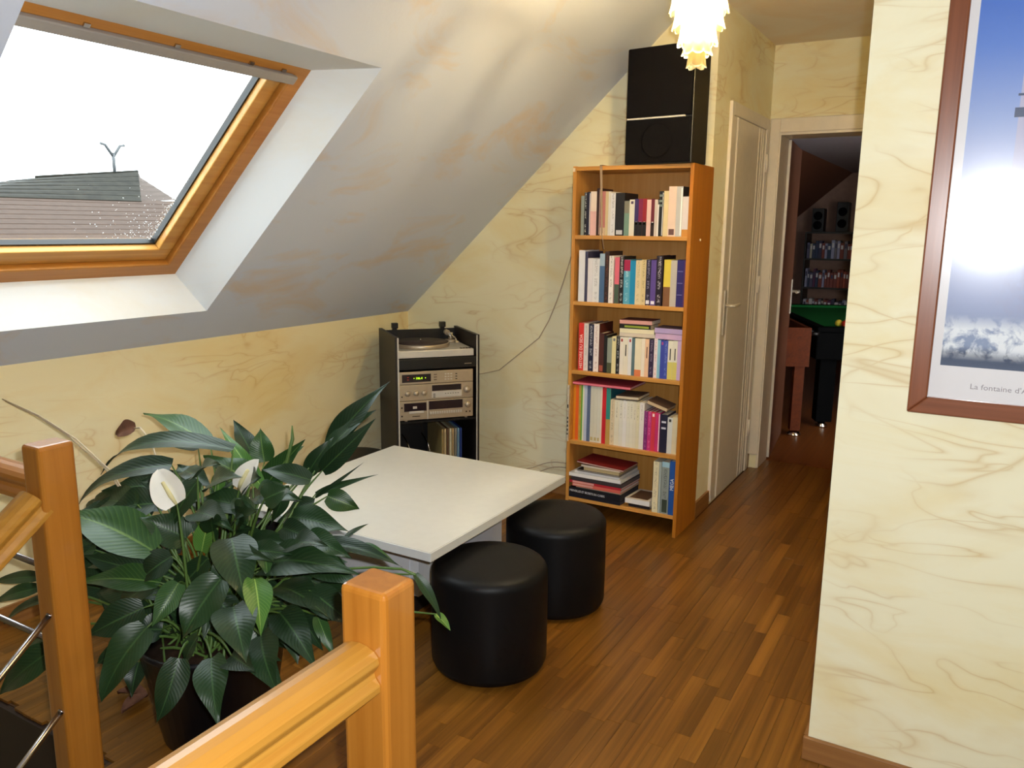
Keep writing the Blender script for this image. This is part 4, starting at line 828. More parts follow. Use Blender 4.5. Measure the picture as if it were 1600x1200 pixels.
lying('book', (-1.3120, y3-.004, .9655), (.1365,0,-.001), (0,.115,0), .026, 'b69cc4', 'd9cdc2', 'pinkish lilac book under its twin at the right of the third shelf', 'book', G, 'c8a8cf')
lying('book', (-1.3160, y3-.004, .9920), (.1405,0,-.001), (0,.115,0), .027, '5a4a5e', 'd9cdc2', 'lilac book with a dark cover, on top of its pinkish twin', 'book', G, 'b3a0cf')
# fourth shelf
G = 'books lying on the fourth shelf row'
lying('book', (-1.733, BY0+.012, .7035), (.310,0,0.001), (0,.21,0), .0125, 'a83a4a', 'd9a6a6', 'large pink-edged red album lying across the tall albums on the fourth shelf', 'book', G, 'e0778a')
lying('book', (-1.504, BY0+.03, .6505), (.119,0,.004), (0,.155,0), .0155, '6e5a4a', 'd6c6ac', 'tan paperback lying on the white manuals', 'book', G)
ax = Vector((.103,0,-.030)); lying('book', (-1.3425, BY0+.030, .6435), ax, (.0,.125,.0), .019, '4a342a', 'cbb491', 'brown paperback with a black back edge, tilted on the magenta paperbacks', 'book', G, back='6a5242')
t = thing('magazine', (-1.7445, BY0-.010, .412), 'thin white magazine with black spine lettering sticking out before the left bookcase panel', 'magazine', None)
mb = MB(); mb.obox((-1.7505, BY0-.012, .4065), (.0085,0,0), (0,.010,0), (0,0,.292)); mb.build('cover', inkmat('c9bfae', '16120f', True, 3), t)
for a, b in ((.60,.66),(.40,.44),(.33,.37),(.26,.30),(.19,.23),(.12,.15)):
    q = MB(); q.box(-1.7495, -1.7430, BY0-.0125, BY0-.011, .4065+.292*a, .4065+.292*b); q.build('spine_mark', flat('x', '1a1613'), t)
# bottom shelf pile
G = 'magazines and books piled on the bottom shelf'
yb = BY0+.000
def pile(x0, z, w, th, cov, pg, lab, sp=None, dep=.22, dz=0, dy=0, nm='magazine', back=None, cat=None):
    return lying(nm, (x0, yb+dy, z), (w, 0, dz), (w*.05, dep, 0), th, cov, pg, lab, cat or nm, G, sp, back=back)
pile(-1.735, .1115, .285, .0165, '141826', '4a4650', 'navy book at the very bottom of the magazine pile', '131624', nm='book')
b0 = pile(-1.735, .1285, .285, .0345, '14161e', '3a3a40', 'thick black book with white spine lettering low in the magazine pile', '14151d', nm='book')
text('MERVEILLES ET SECRETS DU CORPS', .0155, frame_mat((-1.730, yb-.0006, .142), (1,0,-.02), (0.02,0,1)), b0, flat('x', 'e8e8f0'), 'spine_lettering', squash=.80)
pile(-1.700, .1635, .249, .0085, 'b3a28c', 'c9b79e', 'tan booklet between the black book and the salmon one', 'b8a68e', dy=.012)
b1 = pile(-1.716, .1725, .266, .0165, 'd0685c', 'd8c8c0', 'salmon book with a lighter label on its spine, in the magazine pile', 'd8685a', nm='book')
mb = MB(); mb.box(-1.712, -1.60, yb-.0006, yb+.001, .176, .186); mb.build('spine_label', flat('x', 'dea79a'), b1)
b2 = pile(-1.733, .1895, .286, .0125, 'a81e2e', 'd8b8b0', 'dark red book above the salmon one in the magazine pile', 'b02434', nm='book')
mb = MB(); mb.box(-1.715, -1.595, yb-.0006, yb+.001, .1905, .2005); mb.build('spine_label', flat('x', 'e2a59c'), b2)
pile(-1.722, .2025, .278, .0205, '2c2426', '6a5f60', 'black and grey photo magazine, in the middle of the pile', '3a3236', nm='magazine')
pile(-1.736, .2235, .286, .0185, 'd9d9d9', 'e6e3de', 'thicker white magazine with a bright spine in the pile', 'ece9e8')
pile(-1.706, .2425, .246, .0135, 'cfcac6', 'dcd8d2', 'thinner white magazine lying on the thicker white one', 'e2dede', dy=.008)
pile(-1.690, .2565, .23, .0085, '2a2422', 'a59c92', 'black covered magazine just above the two white ones', None, dep=.225)
pile(-1.655, .2655, .195, .0165, 'b9a680', 'b3a27c', 'tan paged magazine near the top of the pile', None)
pile(-1.670, .2825, .215, .0085, 'c9bcae', 'd2c6b8', 'grey-beige magazine under the red-covered one', None, dep=.2)
pile(-1.694, .3005, .255, .0085, '8a2222', 'cdb8a8', 'red-covered magazine tilted on top of the pile', None, dz=-.012, dep=.17, back='82201f')
G = 'small pile beside the magazines'
lying('book', (-1.412, BY0+.022, .1115), (.112,0,.0), (0,.15,0), .021, '1b1820', 'c8c0b8', 'black paperback under the white one, right of the magazine pile', 'book', G, '1f1a22')
t = lying('book', (-1.424, BY0+.002, .1335), (.128,0,0), (.012,.17,0), .026, 'd8cdbf', 'e3ded6', 'white book with a framed brown cover, right of the magazine pile', 'book', G, 'e9e6e4')
mb = MB(); mb.obox((-1.408, BY0+.02, .1595), (.096,0,0), (.010,.13,0), (0,0,.0006)); mb.build('cover_picture', flat('x', '5a4030'), t)
# ------------------------------------------------------------------ loudspeaker on the bookcase
sa = math.radians(-6.0); sp = thing('loudspeaker', (-1.490, 3.594, 1.769), 'large black loudspeaker with a silver strip on top of the bookcase', 'loudspeaker', None, sa)
SWD, SH, SD = .328, .508, .175
mb = MB(); mb.box(0, SWD, .012, SD, .0, SH); mb.build('cabinet', M['black'], sp, bevel=.003, local=True)
mb = MB(); mb.box(.004, SWD-.004, 0, .012, .204, SH-.004); mb.build('grille', M['cloth'], sp, bevel=.004, local=True)
mb = MB(); mb.box(.004, SWD-.004, -.0, .012, .004, .196); mb.build('grille', M['cloth'], sp, bevel=.004, local=True)
mb = MB(); mb.box(.010, SWD-.034, -.002, .012, .1965, .2035); q = mb.build('silver_strip', M['silverlight'], sp, local=True)
mb = MB(); mb.lathe([(.0, .0), (.03, -.004), (.062, .001), (.072, .006), (.076, .006)], n=28); o = mb.build('woofer', M['cloth'], sp, local=True); o.rotation_euler = (math.pi/2, 0, 0); o.location = (SWD/2, .0005, .10); o['label'] = 'round woofer showing faintly behind the lower grille'
# ------------------------------------------------------------------ cables
def cable(nm, pts, r, mat, label, cat='cable', grp=None, kind='AUTO'):
    cu = bpy.data.curves.new(nm, 'CURVE'); cu.dimensions = '3D'; s = cu.splines.new('BEZIER'); s.bezier_points.add(len(pts)-1)
    for b, p in zip(s.bezier_points, pts): b.co = p; b.handle_left_type = b.handle_right_type = kind
    s.resolution_u = 6; t = bpy.data.objects.new('t', cu); COL.objects.link(t); dg = bpy.context.evaluated_depsgraph_get()
    ev = t.evaluated_get(dg).to_mesh(); path = [v.co.copy() for v in ev.vertices]; bpy.data.objects.remove(t)
    mb = MB(); mb.tube(path, r, 6); return tag(mb.build(nm, mat, origin=pts[0]), label, cat, grp)
cable('wall_cable', [(-1.766, 3.905, 1.70), (-1.772, 3.908, 1.50), (-1.905, 3.911, 1.326), (-1.945, 3.911, 1.20), (-1.984, 3.911, 1.089), (-2.03, 3.911, .98), (-2.09, 3.911, .878), (-2.346, 3.911, .672), (-2.45, 3.905, .642), (-2.52, 3.87, .63)], .0028, M['wire'], 'thin grey speaker cable drooping across the back wall from bookcase to hi-fi rack', kind='VECTOR')
mb = MB(); mb.prism([(-1.613, BY0-.0045, 1.772), (-1.600, BY0-.0045, 1.772), (-1.588, BY0-.0045, 1.455), (-1.596, BY0-.0045, 1.455)], (0, .002, 0)); mb.box(-1.612, -1.600, BY0-.0045, 3.66, 1.7695, 1.773)
tag(mb.build('flat_cable', M['wirelight'], origin=(-1.606, BY0, 1.772)), 'flat beige cable hanging down over the front of the top bookshelf', 'cable')
mb = MB(); mb.tube([(-1.594, BY0-.003, 1.455), (-1.590, BY0-.002, 1.44), (-1.583, BY0+.006, 1.38)], .0025, 6); tag(mb.build('flat_cable', M['wirelight'], origin=(-1.59, BY0, 1.45)), 'short lower end of the flat cable below the top bookshelf', 'cable')
cable('floor_cable', [(-2.42, 3.78, .12), (-2.30, 3.82, .09), (-2.12, 3.86, .13), (-1.98, 3.88, .185), (-1.80, 3.88, .19)], .003, M['wire'], 'upper loose cable looping behind the white table toward the bookcase')
cable('floor_cable', [(-2.46, 3.74, .16), (-2.28, 3.80, .07), (-2.10, 3.86, .10), (-1.96, 3.88, .16), (-1.80, 3.88, .165)], .003, M['wire'], 'lower loose cable looping behind the white table toward the bookcase')
# ------------------------------------------------------------------ hi-fi rack in the corner (local axes: x along the front, y into the corner)
RA = math.radians(50.5); rk = thing('hifi_rack', (-2.61, 3.29, 0), 'tall black hi-fi rack standing across the corner of the room', 'rack', None, RA)
RW, RD, RH = .464, .43, .908
for x0 in (0.0, RW-.018):
    mb = MB(); mb.box(x0, x0+.018, 0, RD, 0, RH); mb.build('side_panel', M['blackwood'], rk, local=True)
    q = MB(); q.box(x0+(.011 if x0 == 0 else .0), x0+(.0185 if x0 == 0 else .006), -.004, .001, .0, RH-.002); q.build('edge_trim', M['silverlight'], rk, local=True)
mb = MB(); mb.box(.018, RW-.018, RD-.012, RD, .0, .895); mb.build('back_panel', M['black'], rk, local=True)
for z0, z1 in ((.774, .79), (.440, .452), (.05, .066)):
    mb = MB(); mb.box(.018, RW-.018, .005, RD-.012, z0, z1); mb.build('shelf_board', M['black'], rk, local=True)
mb = MB(); mb.box(.019, RW-.019, .0, .016, .733, .790); dr = mb.build('drawer_front', M['black'], rk, bevel=.002, local=True)
mb = MB(); mb.box(RW-.085, RW-.045, -.001, .002, .752, .756); o = mb.build('drawer_badge', M['silver'], rk, local=True)
for x in (.09, .372):
    mb = MB(); mb.box(x-.012, x+.012, RD-.018, RD+.010, .86, .905); mb.box(x-.017, x+.017, RD-.026, RD+.006, .905, .935); mb.build('lid_hinge', M['black'], rk, bevel=.002, local=True, weld=False)
# turntable
Rm = Matrix.Translation((-2.61, 3.29, 0)) @ Matrix.Rotation(RA, 4, 'Z')
def rloc(x, y, z): return Rm @ Vector((x, y, z))
def rthing(nm, x, y, z, lab, cat, grp=None): return thing(nm, rloc(x, y, z), lab, cat, grp, RA)
def lbox(par, nm, mat, x0, x1, y0, y1, z0, z1, bevel=0, lab=None):
    mb = MB(); mb.box(x0, x1, y0, y1, z0, z1); o = mb.build(nm, mat, par, bevel=bevel, local=True)
    if lab: o['label'] = lab
    return o
tt = rthing('turntable', .019, .004, .7905, 'silver record turntable on top of the hi-fi rack', 'turntable')
lbox(tt, 'plinth', M['silverlight'], .0, .414, .0, .36, .004, .042, .003)
mb = MB(); mb.lathe([(.0, .0), (.158, .0), (.160, .004), (.160, .018), (.157, .021), (.0, .021)], n=48); o = mb.build('platter', M['silver'], tt, local=True); o.location = (.165, .185, .043)
mb = MB(); mb.lathe([(.0, .0), (.152, .0), (.153, .003), (.0, .0035)], n=48); m_ = mb.build('rubber_mat', M['cork'], o, local=True); m_.location = (0, 0, .0212)
mb = MB(); mb.tube([(0,0,0), (0,0,.014)], .0035, 10); m_ = mb.build('spindle', M['chrome'], o, local=True); m_.location = (0, 0, .023)
mb = MB(); mb.lathe([(.0, 0), (.034, 0), (.034, .014), (.0, .014)], n=24); o = mb.build('tonearm_base', M['silver'], tt, local=True); o.location = (.365, .285, .042)
mb = MB(); mb.tube([(.363, .325, .088), (.365, .285, .086), (.366, .19, .076), (.352, .12, .070)], [.011, .0055, .0045, .0045], 10); mb.build('tonearm', M['chrome'], tt, local=True)
mb = MB(); mb.tube([(.365, .285, .055), (.365, .285, .095)], .014, 14); mb.build('arm_pivot', M['chrome'], tt, local=True)
mb = MB(); mb.tube([(.360, .33, .090), (.359, .36, .091)], .016, 14); mb.build('counterweight', M['silver'], tt, local=True)
lbox(tt, 'headshell', M['silver'], .338, .356, .085, .12, .064, .072, .001)
for i in range(4): lbox(tt, 'button', M['smoke'], .342+.016*i, .354+.016*i, .014, .030, .042, .046, .001)
# three silver components
def fascia(nm, z0, z1, lab, cat):
    t = rthing(nm, .0185, -.002, z0, lab, cat); h = z1-z0-.002
    lbox(t, 'chassis', M['black'], .004, .410, .012, .30, .004, h)
    lbox(t, 'fascia', M['silver'], .0, .408, .0, .013, .0, h, .0015); return t, h
def knob(par, x, z, r, d=.014, mat=None):
    mb = MB(); mb.lathe([(.0, 0), (r, 0), (r*.95, d*.8), (r*.85, d), (.0, d)], n=20); o = mb.build('knob', mat or M['silver'], par, local=True); o.rotation_euler = (math.pi/2, 0, 0); o.location = (x, -.0, z)
    lbox(o, 'knob_index', M['smoke'], -.0006, .0006, r*.3, r*.9, d, d+.0006)
tu, h = fascia('radio_tuner', .655, .724, 'silver radio tuner with a glowing green display, topmost of three components', 'tuner')
lbox(tu, 'display_window', M['smoke'], .015, .172, -.001, .002, .011, .053)
M['vfd'] = emit('green_display_glow', 'b4f018', 2.2); M['vfdr'] = emit('red_indicator_glow', 'c02818', .6)
text('106.4', .017, Matrix.Translation((.088, -.0016, .026)) @ Matrix.Rotation(math.pi/2, 4, 'X'), None, M['vfd'], 'digits').parent = tu
for x in (.078, .140): lbox(tu, 'indicator', M['vfd'], x, x+.004, -.0016, .0, .030, .034)
for z in (.024, .037): lbox(tu, 'indicator', M['vfdr'], .043, .052, -.0016, .0, z, z+.003)
for c in range(3):
    for r in range(3): lbox(tu, 'button', M['silverlight'], .248+.016*c, .258+.016*c, -.003, .001, .016+.014*r, .022+.014*r, .0008)
for r in range(3): lbox(tu, 'button', M['smoke'], .308, .318, -.003, .001, .016+.014*r, .020+.014*r, .0008); lbox(tu, 'button', M['smoke'], .188, .205, -.002, .001, .018+.014*r, .021+.014*r)
am, h = fascia('amplifier', .566, .654, 'silver amplifier with three round knobs, middle of three components', 'amplifier')
for x in (.044, .090, .134): knob(am, x, .040, .0145)
knob(am, .373, .046, .019, .018)
lbox(am, 'display_window', M['smoke'], .178, .341, -.001, .002, .047, .078)
lbox(am, 'lower_panel', M['silverlight'], .176, .343, -.0005, .002, .010, .044)
for i in range(6): lbox(am, 'button', M['smoke'], .250+.014*i, .256+.014*i, -.002, .001, .028, .031)
for z in (.012, .020, .028): lbox(am, 'button', M['smoke'], .184, .196, -.002, .001, z, z+.003)
lbox(am, 'power_button', M['smoke'], .010, .017, -.003, .001, .020, .027, .001)
cd, h = fascia('cassette_deck', .460, .565, 'silver cassette deck with a dark tape window, lowest of three components', 'cassette deck')
lbox(cd, 'cassette_window', M['smoke'], .024, .146, -.001, .002, .048, .093)
lbox(cd, 'cassette_label', M['silverlight'], .072, .094, -.0018, .001, .062, .075)
lbox(cd, 'cassette_door', M['silverlight'], .052, .132, -.003, .001, .036, .049, .001)
lbox(cd, 'maker_plate', M['smoke'], .068, .110, -.0012, .001, .018, .022)
lbox(cd, 'divider', M['silverlight'], .150, .155, -.002, .001, .0, h)
lbox(cd, 'meter_window', M['smoke'], .160, .349, -.001, .002, .052, .098)
for i in range(14): lbox(cd, 'button', M['silverlight'], .165+.013*i, .174+.013*i, -.003, .001, .026, .040, .0008)
knob(cd, .378, .068, .0175, .016)
for x in (.366, .386): lbox(cd, 'socket', M['smoke'], x, x+.008, -.001, .001, .024, .031)
for z in (.020, .066): lbox(cd, 'socket', M['smoke'], .008, .016, -.001, .001, z, z+.008)
lbox(cd, 'foot', M['silver'], .030, .044, .01, .03, -.008, .0); lbox(cd, 'foot', M['silver'], .364, .378, .01, .03, -.008, .0)
# records and wire dividers in the lower bay
rc = [('a08a58', 'brown edged record sleeve, first on the left of the lower rack bay'), ('c9b48a', 'cream edged record sleeve next to the brown edged one'), ('6a4c34', 'chocolate record sleeve between two pale ones'), ('d8cfae', 'pale yellow record sleeve in the middle of the row'), ('b49c74', 'tan record sleeve left of the grey one'), ('8d8a80', 'grey record sleeve left of the light blue one'), ('7aa0be', 'light blue record sleeve at the right of the row'), ('26408a', 'dark blue record sleeve at the right end of the row')]
x = .262
for c, lab in rc:
    t = rthing('record_sleeve', x, .045, .0665, lab, 'record', 'records in the hi-fi rack')
    w = .0095; lbox(t, 'sleeve', flat('x', c), 0, w, 0, .315, 0, .318); lbox(t, 'disc_edge', M['black'], w*.4, w*.6, -.0006, .02, .02, .30); x += w+.0055
for i, x in enumerate((.085, .195)):
    t = rthing('wire_divider', x, .05, .0665, ['left chrome wire record divider in the lower rack bay', 'right chrome wire record divider in the lower rack bay'][i], 'divider', 'wire dividers')
    mb = MB(); mb.tube([(0, 0, .0), (0, .0, .20), (-.006, .02, .24), (-.014, .06, .268), (-.018, .12, .275)], .0022, 6); mb.build('wire_loop', M['chrome'], t, local=True)
# ------------------------------------------------------------------ coffee table and stools
tb = thing('coffee_table', (-1.905, 2.475, 0), 'low square white coffee table on a white box pedestal', 'table')
mb = MB(); mb.box(-2.366, -1.444, 1.985, 2.962, .409, .440); tp = mb.build('tabletop', M['tablewhite'], tb, bevel=.0012, seg=1)
mb = MB()
for a in ((-2.366, -1.444, 1.9895, 1.9905), (-1.4495, -1.4485, 1.985, 2.962)): mb.box(*a, .4396, .4402)
mb.build('edge_seam', M['edge_line'], tp, weld=False)
mb = MB(); mb.box(-2.11, -1.715, 2.277, 2.89, .10, .409); pd = mb.build('pedestal', M['tableblue'], tb, bevel=.001, seg=1)
mb = MB(); mb.box(-2.11, -1.755, 2.272, 2.277, .10, .409); mb.build('pedestal_panel', M['tableblue'], pd)
mb = MB(); mb.box(-2.06, -1.77, 2.33, 2.84, .0, .10); mb.build('plinth', M['blackwood'], tb)
def stool(x, y, lab):
    t = thing('pouf_stool', (x, y, 0), lab, 'stool', 'round black stools around the table'); r = .198
    mb = MB(); mb.lathe([(.0, .004), (r-.03, .004), (r-.008, .012), (r, .032), (r+.001, .18), (r, .30), (r, .330)], n=56, cap=False); mb.build('body', M['leather'], t, local=True)
    mb = MB(); mb.lathe([(r, .330), (r, .338), (r-.001, .345), (r-.004, .352), (r-.009, .359), (r-.017, .365), (r-.032, .3695), (r-.07, .372), (.06, .375), (.0, .3755)], n=56, cap=False); mb.build('seat_pad', M['leather'], t, local=True)
    mb = MB(); mb.lathe([(.0, 0), (r-.06, 0), (r-.06, .006), (.0, .006)], n=24); mb.build('base_disc', M['black'], t, local=True)
stool(-1.34, 2.18, 'round black leatherette stool nearest the newel post, tucked under the table corner')
stool(-1.355, 2.705, 'round black leatherette stool nearest the bookcase, beside the table')
stool(-2.575, 2.90, 'round black stool at the far left of the table, in front of the hi-fi rack')
stool(-2.46, 2.20, 'round black stool at the left of the table, hidden behind the plant')
# ------------------------------------------------------------------ chandelier
k = N('petal_glass'); tl = k.new('ShaderNodeBsdfTranslucent'); tl.inputs[0].default_value = (1, .93, .72, 1); trp = k.new('ShaderNodeBsdfTransparent'); trp.inputs[0].default_value = (1, .95, .82, 1); gls = k.new('ShaderNodeBsdfGlossy'); gls.inputs['Roughness'].default_value = .15
m1 = k.new('ShaderNodeMixShader'); m1.inputs[0].default_value = .62; k.link(tl.outputs[0], m1.inputs[1]); k.link(trp.outputs[0], m1.inputs[2])
m2 = k.new('ShaderNodeMixShader'); m2.inputs[0].default_value = .08; k.link(m1.outputs[0], m2.inputs[1]); k.link(gls.outputs[0], m2.inputs[2]); k.link(m2.outputs[0], k.n['Material Output'].inputs[0]); M['petal'] = k.m
LX, LY = -.877, 2.70
ch = thing('chandelier', (LX, LY, CZ), 'glowing tiered glass petal chandelier hanging from the ceiling', 'lamp')
mb = MB(); mb.lathe([(.0, 0), (.055, 0), (.05, -.02), (.02, -.035), (.0, -.036)], n=24); mb.build('ceiling_rose', M['chrome'], ch, local=True)
mb = MB(); mb.tube([(0,0,-.03), (0,0,-.12)], .006, 10); mb.build('stem', M['chrome'], ch, local=True)
tiers = [(.060, 2.385, 9), (.085, 2.335, 11), (.096, 2.275, 12), (.103, 2.222, 13), (.096, 2.163, 14), (.085, 2.113, 12), (.067, 2.064, 10), (.050, 2.033, 8), (.034, 1.994, 5)]
pmesh = None
def petal_mesh():
    mb = MB(); nu, nv = 12, 6; L, Wd = .078, .046; vs = []
    for i in range(nu):
        v = i/(nu-1); w = Wd*.5*(.5+.5*math.sin(min(1, v*1.25)*math.pi*.5))*(1 if v < .72 else math.sqrt(max(0.05, 1-((v-.72)/.29)**2)))
        for j in range(nv):
            u = -1+2*j/(nv-1); vs.append((u*w, .013*v*v - .007*u*u*(w/(Wd*.5)), -L*v))
    q = [(i*nv+j, i*nv+j+1, (i+1)*nv+j+1, (i+1)*nv+j) for i in range(nu-1) for j in range(nv-1)]
    mb.add(vs, q, 0, True); n0 = len(vs)
    mb.add([(a, b-.004, c) for a, b, c in vs], [f[::-1] for f in q], 0, True)
    ring = [j for j in range(nv)]+[i*nv+nv-1 for i in range(1, nu)]+[(nu-1)*nv+j for j in range(nv-2, -1, -1)]+[i*nv for i in range(nu-2, 0, -1)]
    for a, b in zip(ring, ring[1:]+ring[:1]): mb.f.append([a, b, n0+b, n0+a]); mb.m.append(0); mb.sm.append(True)
    return mb
proto = None
for ti, (r, zt_, n) in enumerate(tiers):
    mb = MB(); mb.tube([((r-.012)*math.cos(a*math.pi/12), (r-.012)*math.sin(a*math.pi/12), zt_+.076-CZ) for a in range(25)], .0022, 6, cap=False); mb.build('tier_ring', M['silver'], ch, local=True)
    for i in range(n):
        a = 2*math.pi*(i+.5*(ti % 2))/n
        if proto is None: proto = petal_mesh().build('petal', M['petal'], ch, local=True); o = proto
        else: o = proto.copy(); COL.objects.link(o); o.parent = ch
        o.location = ((r-.012)*math.cos(a), (r-.012)*math.sin(a), zt_+.078-CZ); o.rotation_euler = (0, 0, a-math.pi/2); s = min(1.15, .85+r*3.0); o.scale = (s, 1, 1)
mb = MB(); mb.lathe([(.0, -.05), (.012, -.045), (.020, -.025), (.022, -.008), (.016, .015), (.012, .03), (.0, .032)], n=20); o = mb.build('bulb', emit('bulb_glow', 'ffe0a8', 22.0), ch, local=True); o.location = (0, 0, 2.15-CZ)
pl = bpy.data.lights.new('chandelier_bulb', 'POINT'); pl.energy = 300; pl.color = (1, .87, .62); pl.shadow_soft_size = .022
plo = bpy.data.objects.new('chandelier_bulb', pl); COL.objects.link(plo); plo.location = (LX, LY, 2.165)
# ------------------------------------------------------------------ framed picture on the near wall
pf = thing('picture_frame', (.25, 2.19, 1.04), 'large brown framed poster of a sea lighthouse on the near right wall', 'picture')
FX0, FX1, FZ0, FZ1, FB = -.125, .625, 1.038, 2.25, .042
k = wood('mahogany_frame', '6e3c22', '94583a', 'Z', .3, .5, 50, coat=.2); kx = wood('mahogany_frame_x', '6e3c22', '94583a', 'X', .3, .5, 50, coat=.2)
def frame_side(pts, mt):
    mb = MB(); mb.prism([(x, 2.172, z) for x, z in pts], (0, .027, 0)); mb.build('frame_side', mt, pf, bevel=.004)
frame_side([(FX0,FZ0),(FX0+FB,FZ0+FB),(FX0+FB,FZ1-FB),(FX0,FZ1)], k); frame_side([(FX1,FZ0),(FX1,FZ1),(FX1-FB,FZ1-FB),(FX1-FB,FZ0+FB)], k)
frame_side([(FX0,FZ0),(FX1,FZ0),(FX1-FB,FZ0+FB),(FX0+FB,FZ0+FB)], kx); frame_side([(FX0,FZ1),(FX0+FB,FZ1-FB),(FX1-FB,FZ1-FB),(FX1,FZ1)], kx)
mb = MB(); mb.box(FX0+FB-.004, FX1-FB+.004, 2.186, 2.195, FZ0+FB-.004, FZ1-FB+.004); mt_ = mb.build('mount_board', plain('poster_margin', 'e8e6e8', .8, .1, var=.01), pf)
# the print: sky, sea spray, waves and the edge of a lighthouse
k = N('lighthouse_print'); tc = k.new('ShaderNodeTexCoord'); sx = k.new('ShaderNodeSeparateXYZ'); k.link(tc.outputs['Generated'], sx.inputs[0])
z = sx.outputs['Z']; x = sx.outputs['X']
sky = k.ramp(z, [(.0, lin('56627a')), (.03, lin('3c4a66')), (.05, lin('8c9cba')), (.16, lin('97a3c8')), (.26, lin('a9b3d6')), (.40, lin('c3c9e4')), (.55, lin('9eb2e2')), (.70, lin('6c8fdb')), (.85, lin('4a74cf')), (1.0, lin('3a62bd'))])
cw = k.coord((3.2, 1, 5.0), out='Generated'); wv = k.noise(cw, 5.5, 6, .62, .4); band = k.ramp(z, [(.015, (0,0,0,1)), (.045, (1,1,1,1)), (.085, (1,1,1,1)), (.12, (0,0,0,1))])
c = k.mix(k.math('MULTIPLY', band, k.ramp(wv, [(.42, (0,0,0,1)), (.55, (1,1,1,1))])), sky, lin('e8edf2'))
sp_ = k.math('MULTIPLY', k.ramp(x, [(.12, (0,0,0,1)), (.24, (1,1,1,1))]), k.ramp(z, [(.10, (0,0,0,1)), (.14, (1,1,1,1)), (.26, (1,1,1,1)), (.31, (0,0,0,1))]))
c = k.mix(k.math('MULTIPLY', sp_, k.ramp(k.noise(k.coord((5,1,8), out='Generated'), 7, 6, .65), [(.42, (0,0,0,1)), (.62, (.7,.7,.7,1))])), c, lin('9a9cba'))
def step(v, a, up=True): return k.math('GREATER_THAN' if up else 'LESS_THAN', v, a)
tower = k.math('MULTIPLY', step(x, .158), step(z, .24)); c = k.mix(tower, c, k.ramp(x, [(.19, lin('b9b9d4')), (.36, lin('d9d6e2')), (.6, lin('9c9cbc'))]))
gal = k.math('MULTIPLY', step(x, .145), k.math('MULTIPLY', step(z, .548), step(z, .568, False))); c = k.mix(gal, c, lin('55607c'))
ra = k.math('MULTIPLY', step(x, .150), k.math('MULTIPLY', step(z, .592), step(z, .597, False))); c = k.mix(ra, c, lin('55607c'))
k.col(c); k.set(.7, .15)
mb = MB(); mb.box(-.0635, .56, 2.1855, 2.1862, 1.160, 2.20); mb.build('print', k.m, pf)
text("La fontaine d'A", .0185, frame_mat((.004, 2.1855, 1.108), (1,0,0), (0,0,1)), pf, flat('x', '9a9298'), 'caption', depth=.0002, squash=1.05)
k = N('picture_glass'); trn = k.new('ShaderNodeBsdfTransparent'); ga = k.new('ShaderNodeBsdfGlossy'); ga.inputs['Roughness'].default_value = .12; gb_ = k.new('ShaderNodeBsdfGlossy'); gb_.inputs['Roughness'].default_value = .22
mg = k.new('ShaderNodeMixShader'); mg.inputs[0].default_value = .45; k.link(ga.outputs[0], mg.inputs[1]); k.link(gb_.outputs[0], mg.inputs[2])
mm = k.new('ShaderNodeMixShader'); mm.inputs[0].default_value = .035; k.link(trn.outputs[0], mm.inputs[1]); k.link(mg.outputs[0], mm.inputs[2]); k.link(mm.outputs[0], k.n['Material Output'].inputs[0])
mb = MB(); mb.box(FX0+FB-.004, FX1-FB+.004, 2.181, 2.183, FZ0+FB-.004, FZ1-FB+.004); mb.build('glass', k.m, pf)
# ------------------------------------------------------------------ peace lily in its pot
PX, PY = -1.835, 1.445
pt = thing('potted_plant', (PX, PY, 0), 'large leafy peace lily with two white flowers in a black pot on the floor', 'plant')
mb = MB(); mb.lathe([(.0, .0), (.150, .0), (.156, .006), (.205, .300), (.212, .302), (.214, .318), (.205, .320), (.198, .306), (.190, .27), (.0, .27)], n=40); mb.build('pot', M['pot'], pt, local=True)
mb = MB(); mb.lathe([(.0, .287), (.10, .290), (.197, .284)], n=24); mb.build('soil', M['soil'], pt, local=True)
def leafmat(nm, c, c2, mid, rough=.40):
    k = N(nm); tc = k.new('ShaderNodeTexCoord'); sx = k.new('ShaderNodeSeparateXYZ'); k.link(tc.outputs['UV'], sx.inputs[0])
    u = k.math('ABSOLUTE', k.math('SUBTRACT', sx.outputs[0], .5)); v = sx.outputs[1]
    oi = k.new('ShaderNodeObjectInfo'); base = k.mix(oi.outputs['Random'], lin(c), lin(c2))
    w = k.math('SINE', k.math('MULTIPLY', k.math('SUBTRACT', v, k.math('MULTIPLY', u, .45)), 105.0))
    base = k.mix(k.math('MULTIPLY', k.ramp(w, [(.55, (0,0,0,1)), (.95, (1,1,1,1))]), .22), base, lin(mid))
    base = k.mix(k.ramp(u, [(.012, (1,1,1,1)), (.035, (0,0,0,1))]), base, lin(mid))
    k.col(base); k.bump(w, .12, .001); k.set(rough, .42); k.b.inputs['Subsurface Weight'].default_value = 0
    return k.m
LM = [leafmat('leaf_dark', '182b19', '243c20', '38552e'), leafmat('leaf_mid', '23421c', '2f5026', '5c7a3a'), leafmat('leaf_bright', '3b6524', '4a7430', '86a550')]
M['stalk'] = plain('leaf_stalk', '4f6b2f', .45); M['spathe'] = plain('white_spathe', 'e9e6da', .5, var=.03); M['spadix'] = plain('cream_spadix', 'd9cf9a', .7); M['dry'] = plain('dried_brown_leaf', '6b4a3a', .8, .1, var=.3)
def bez(a, b, c, t): return a*((1-t)**2) + b*(2*t*(1-t)) + c*(t*t)
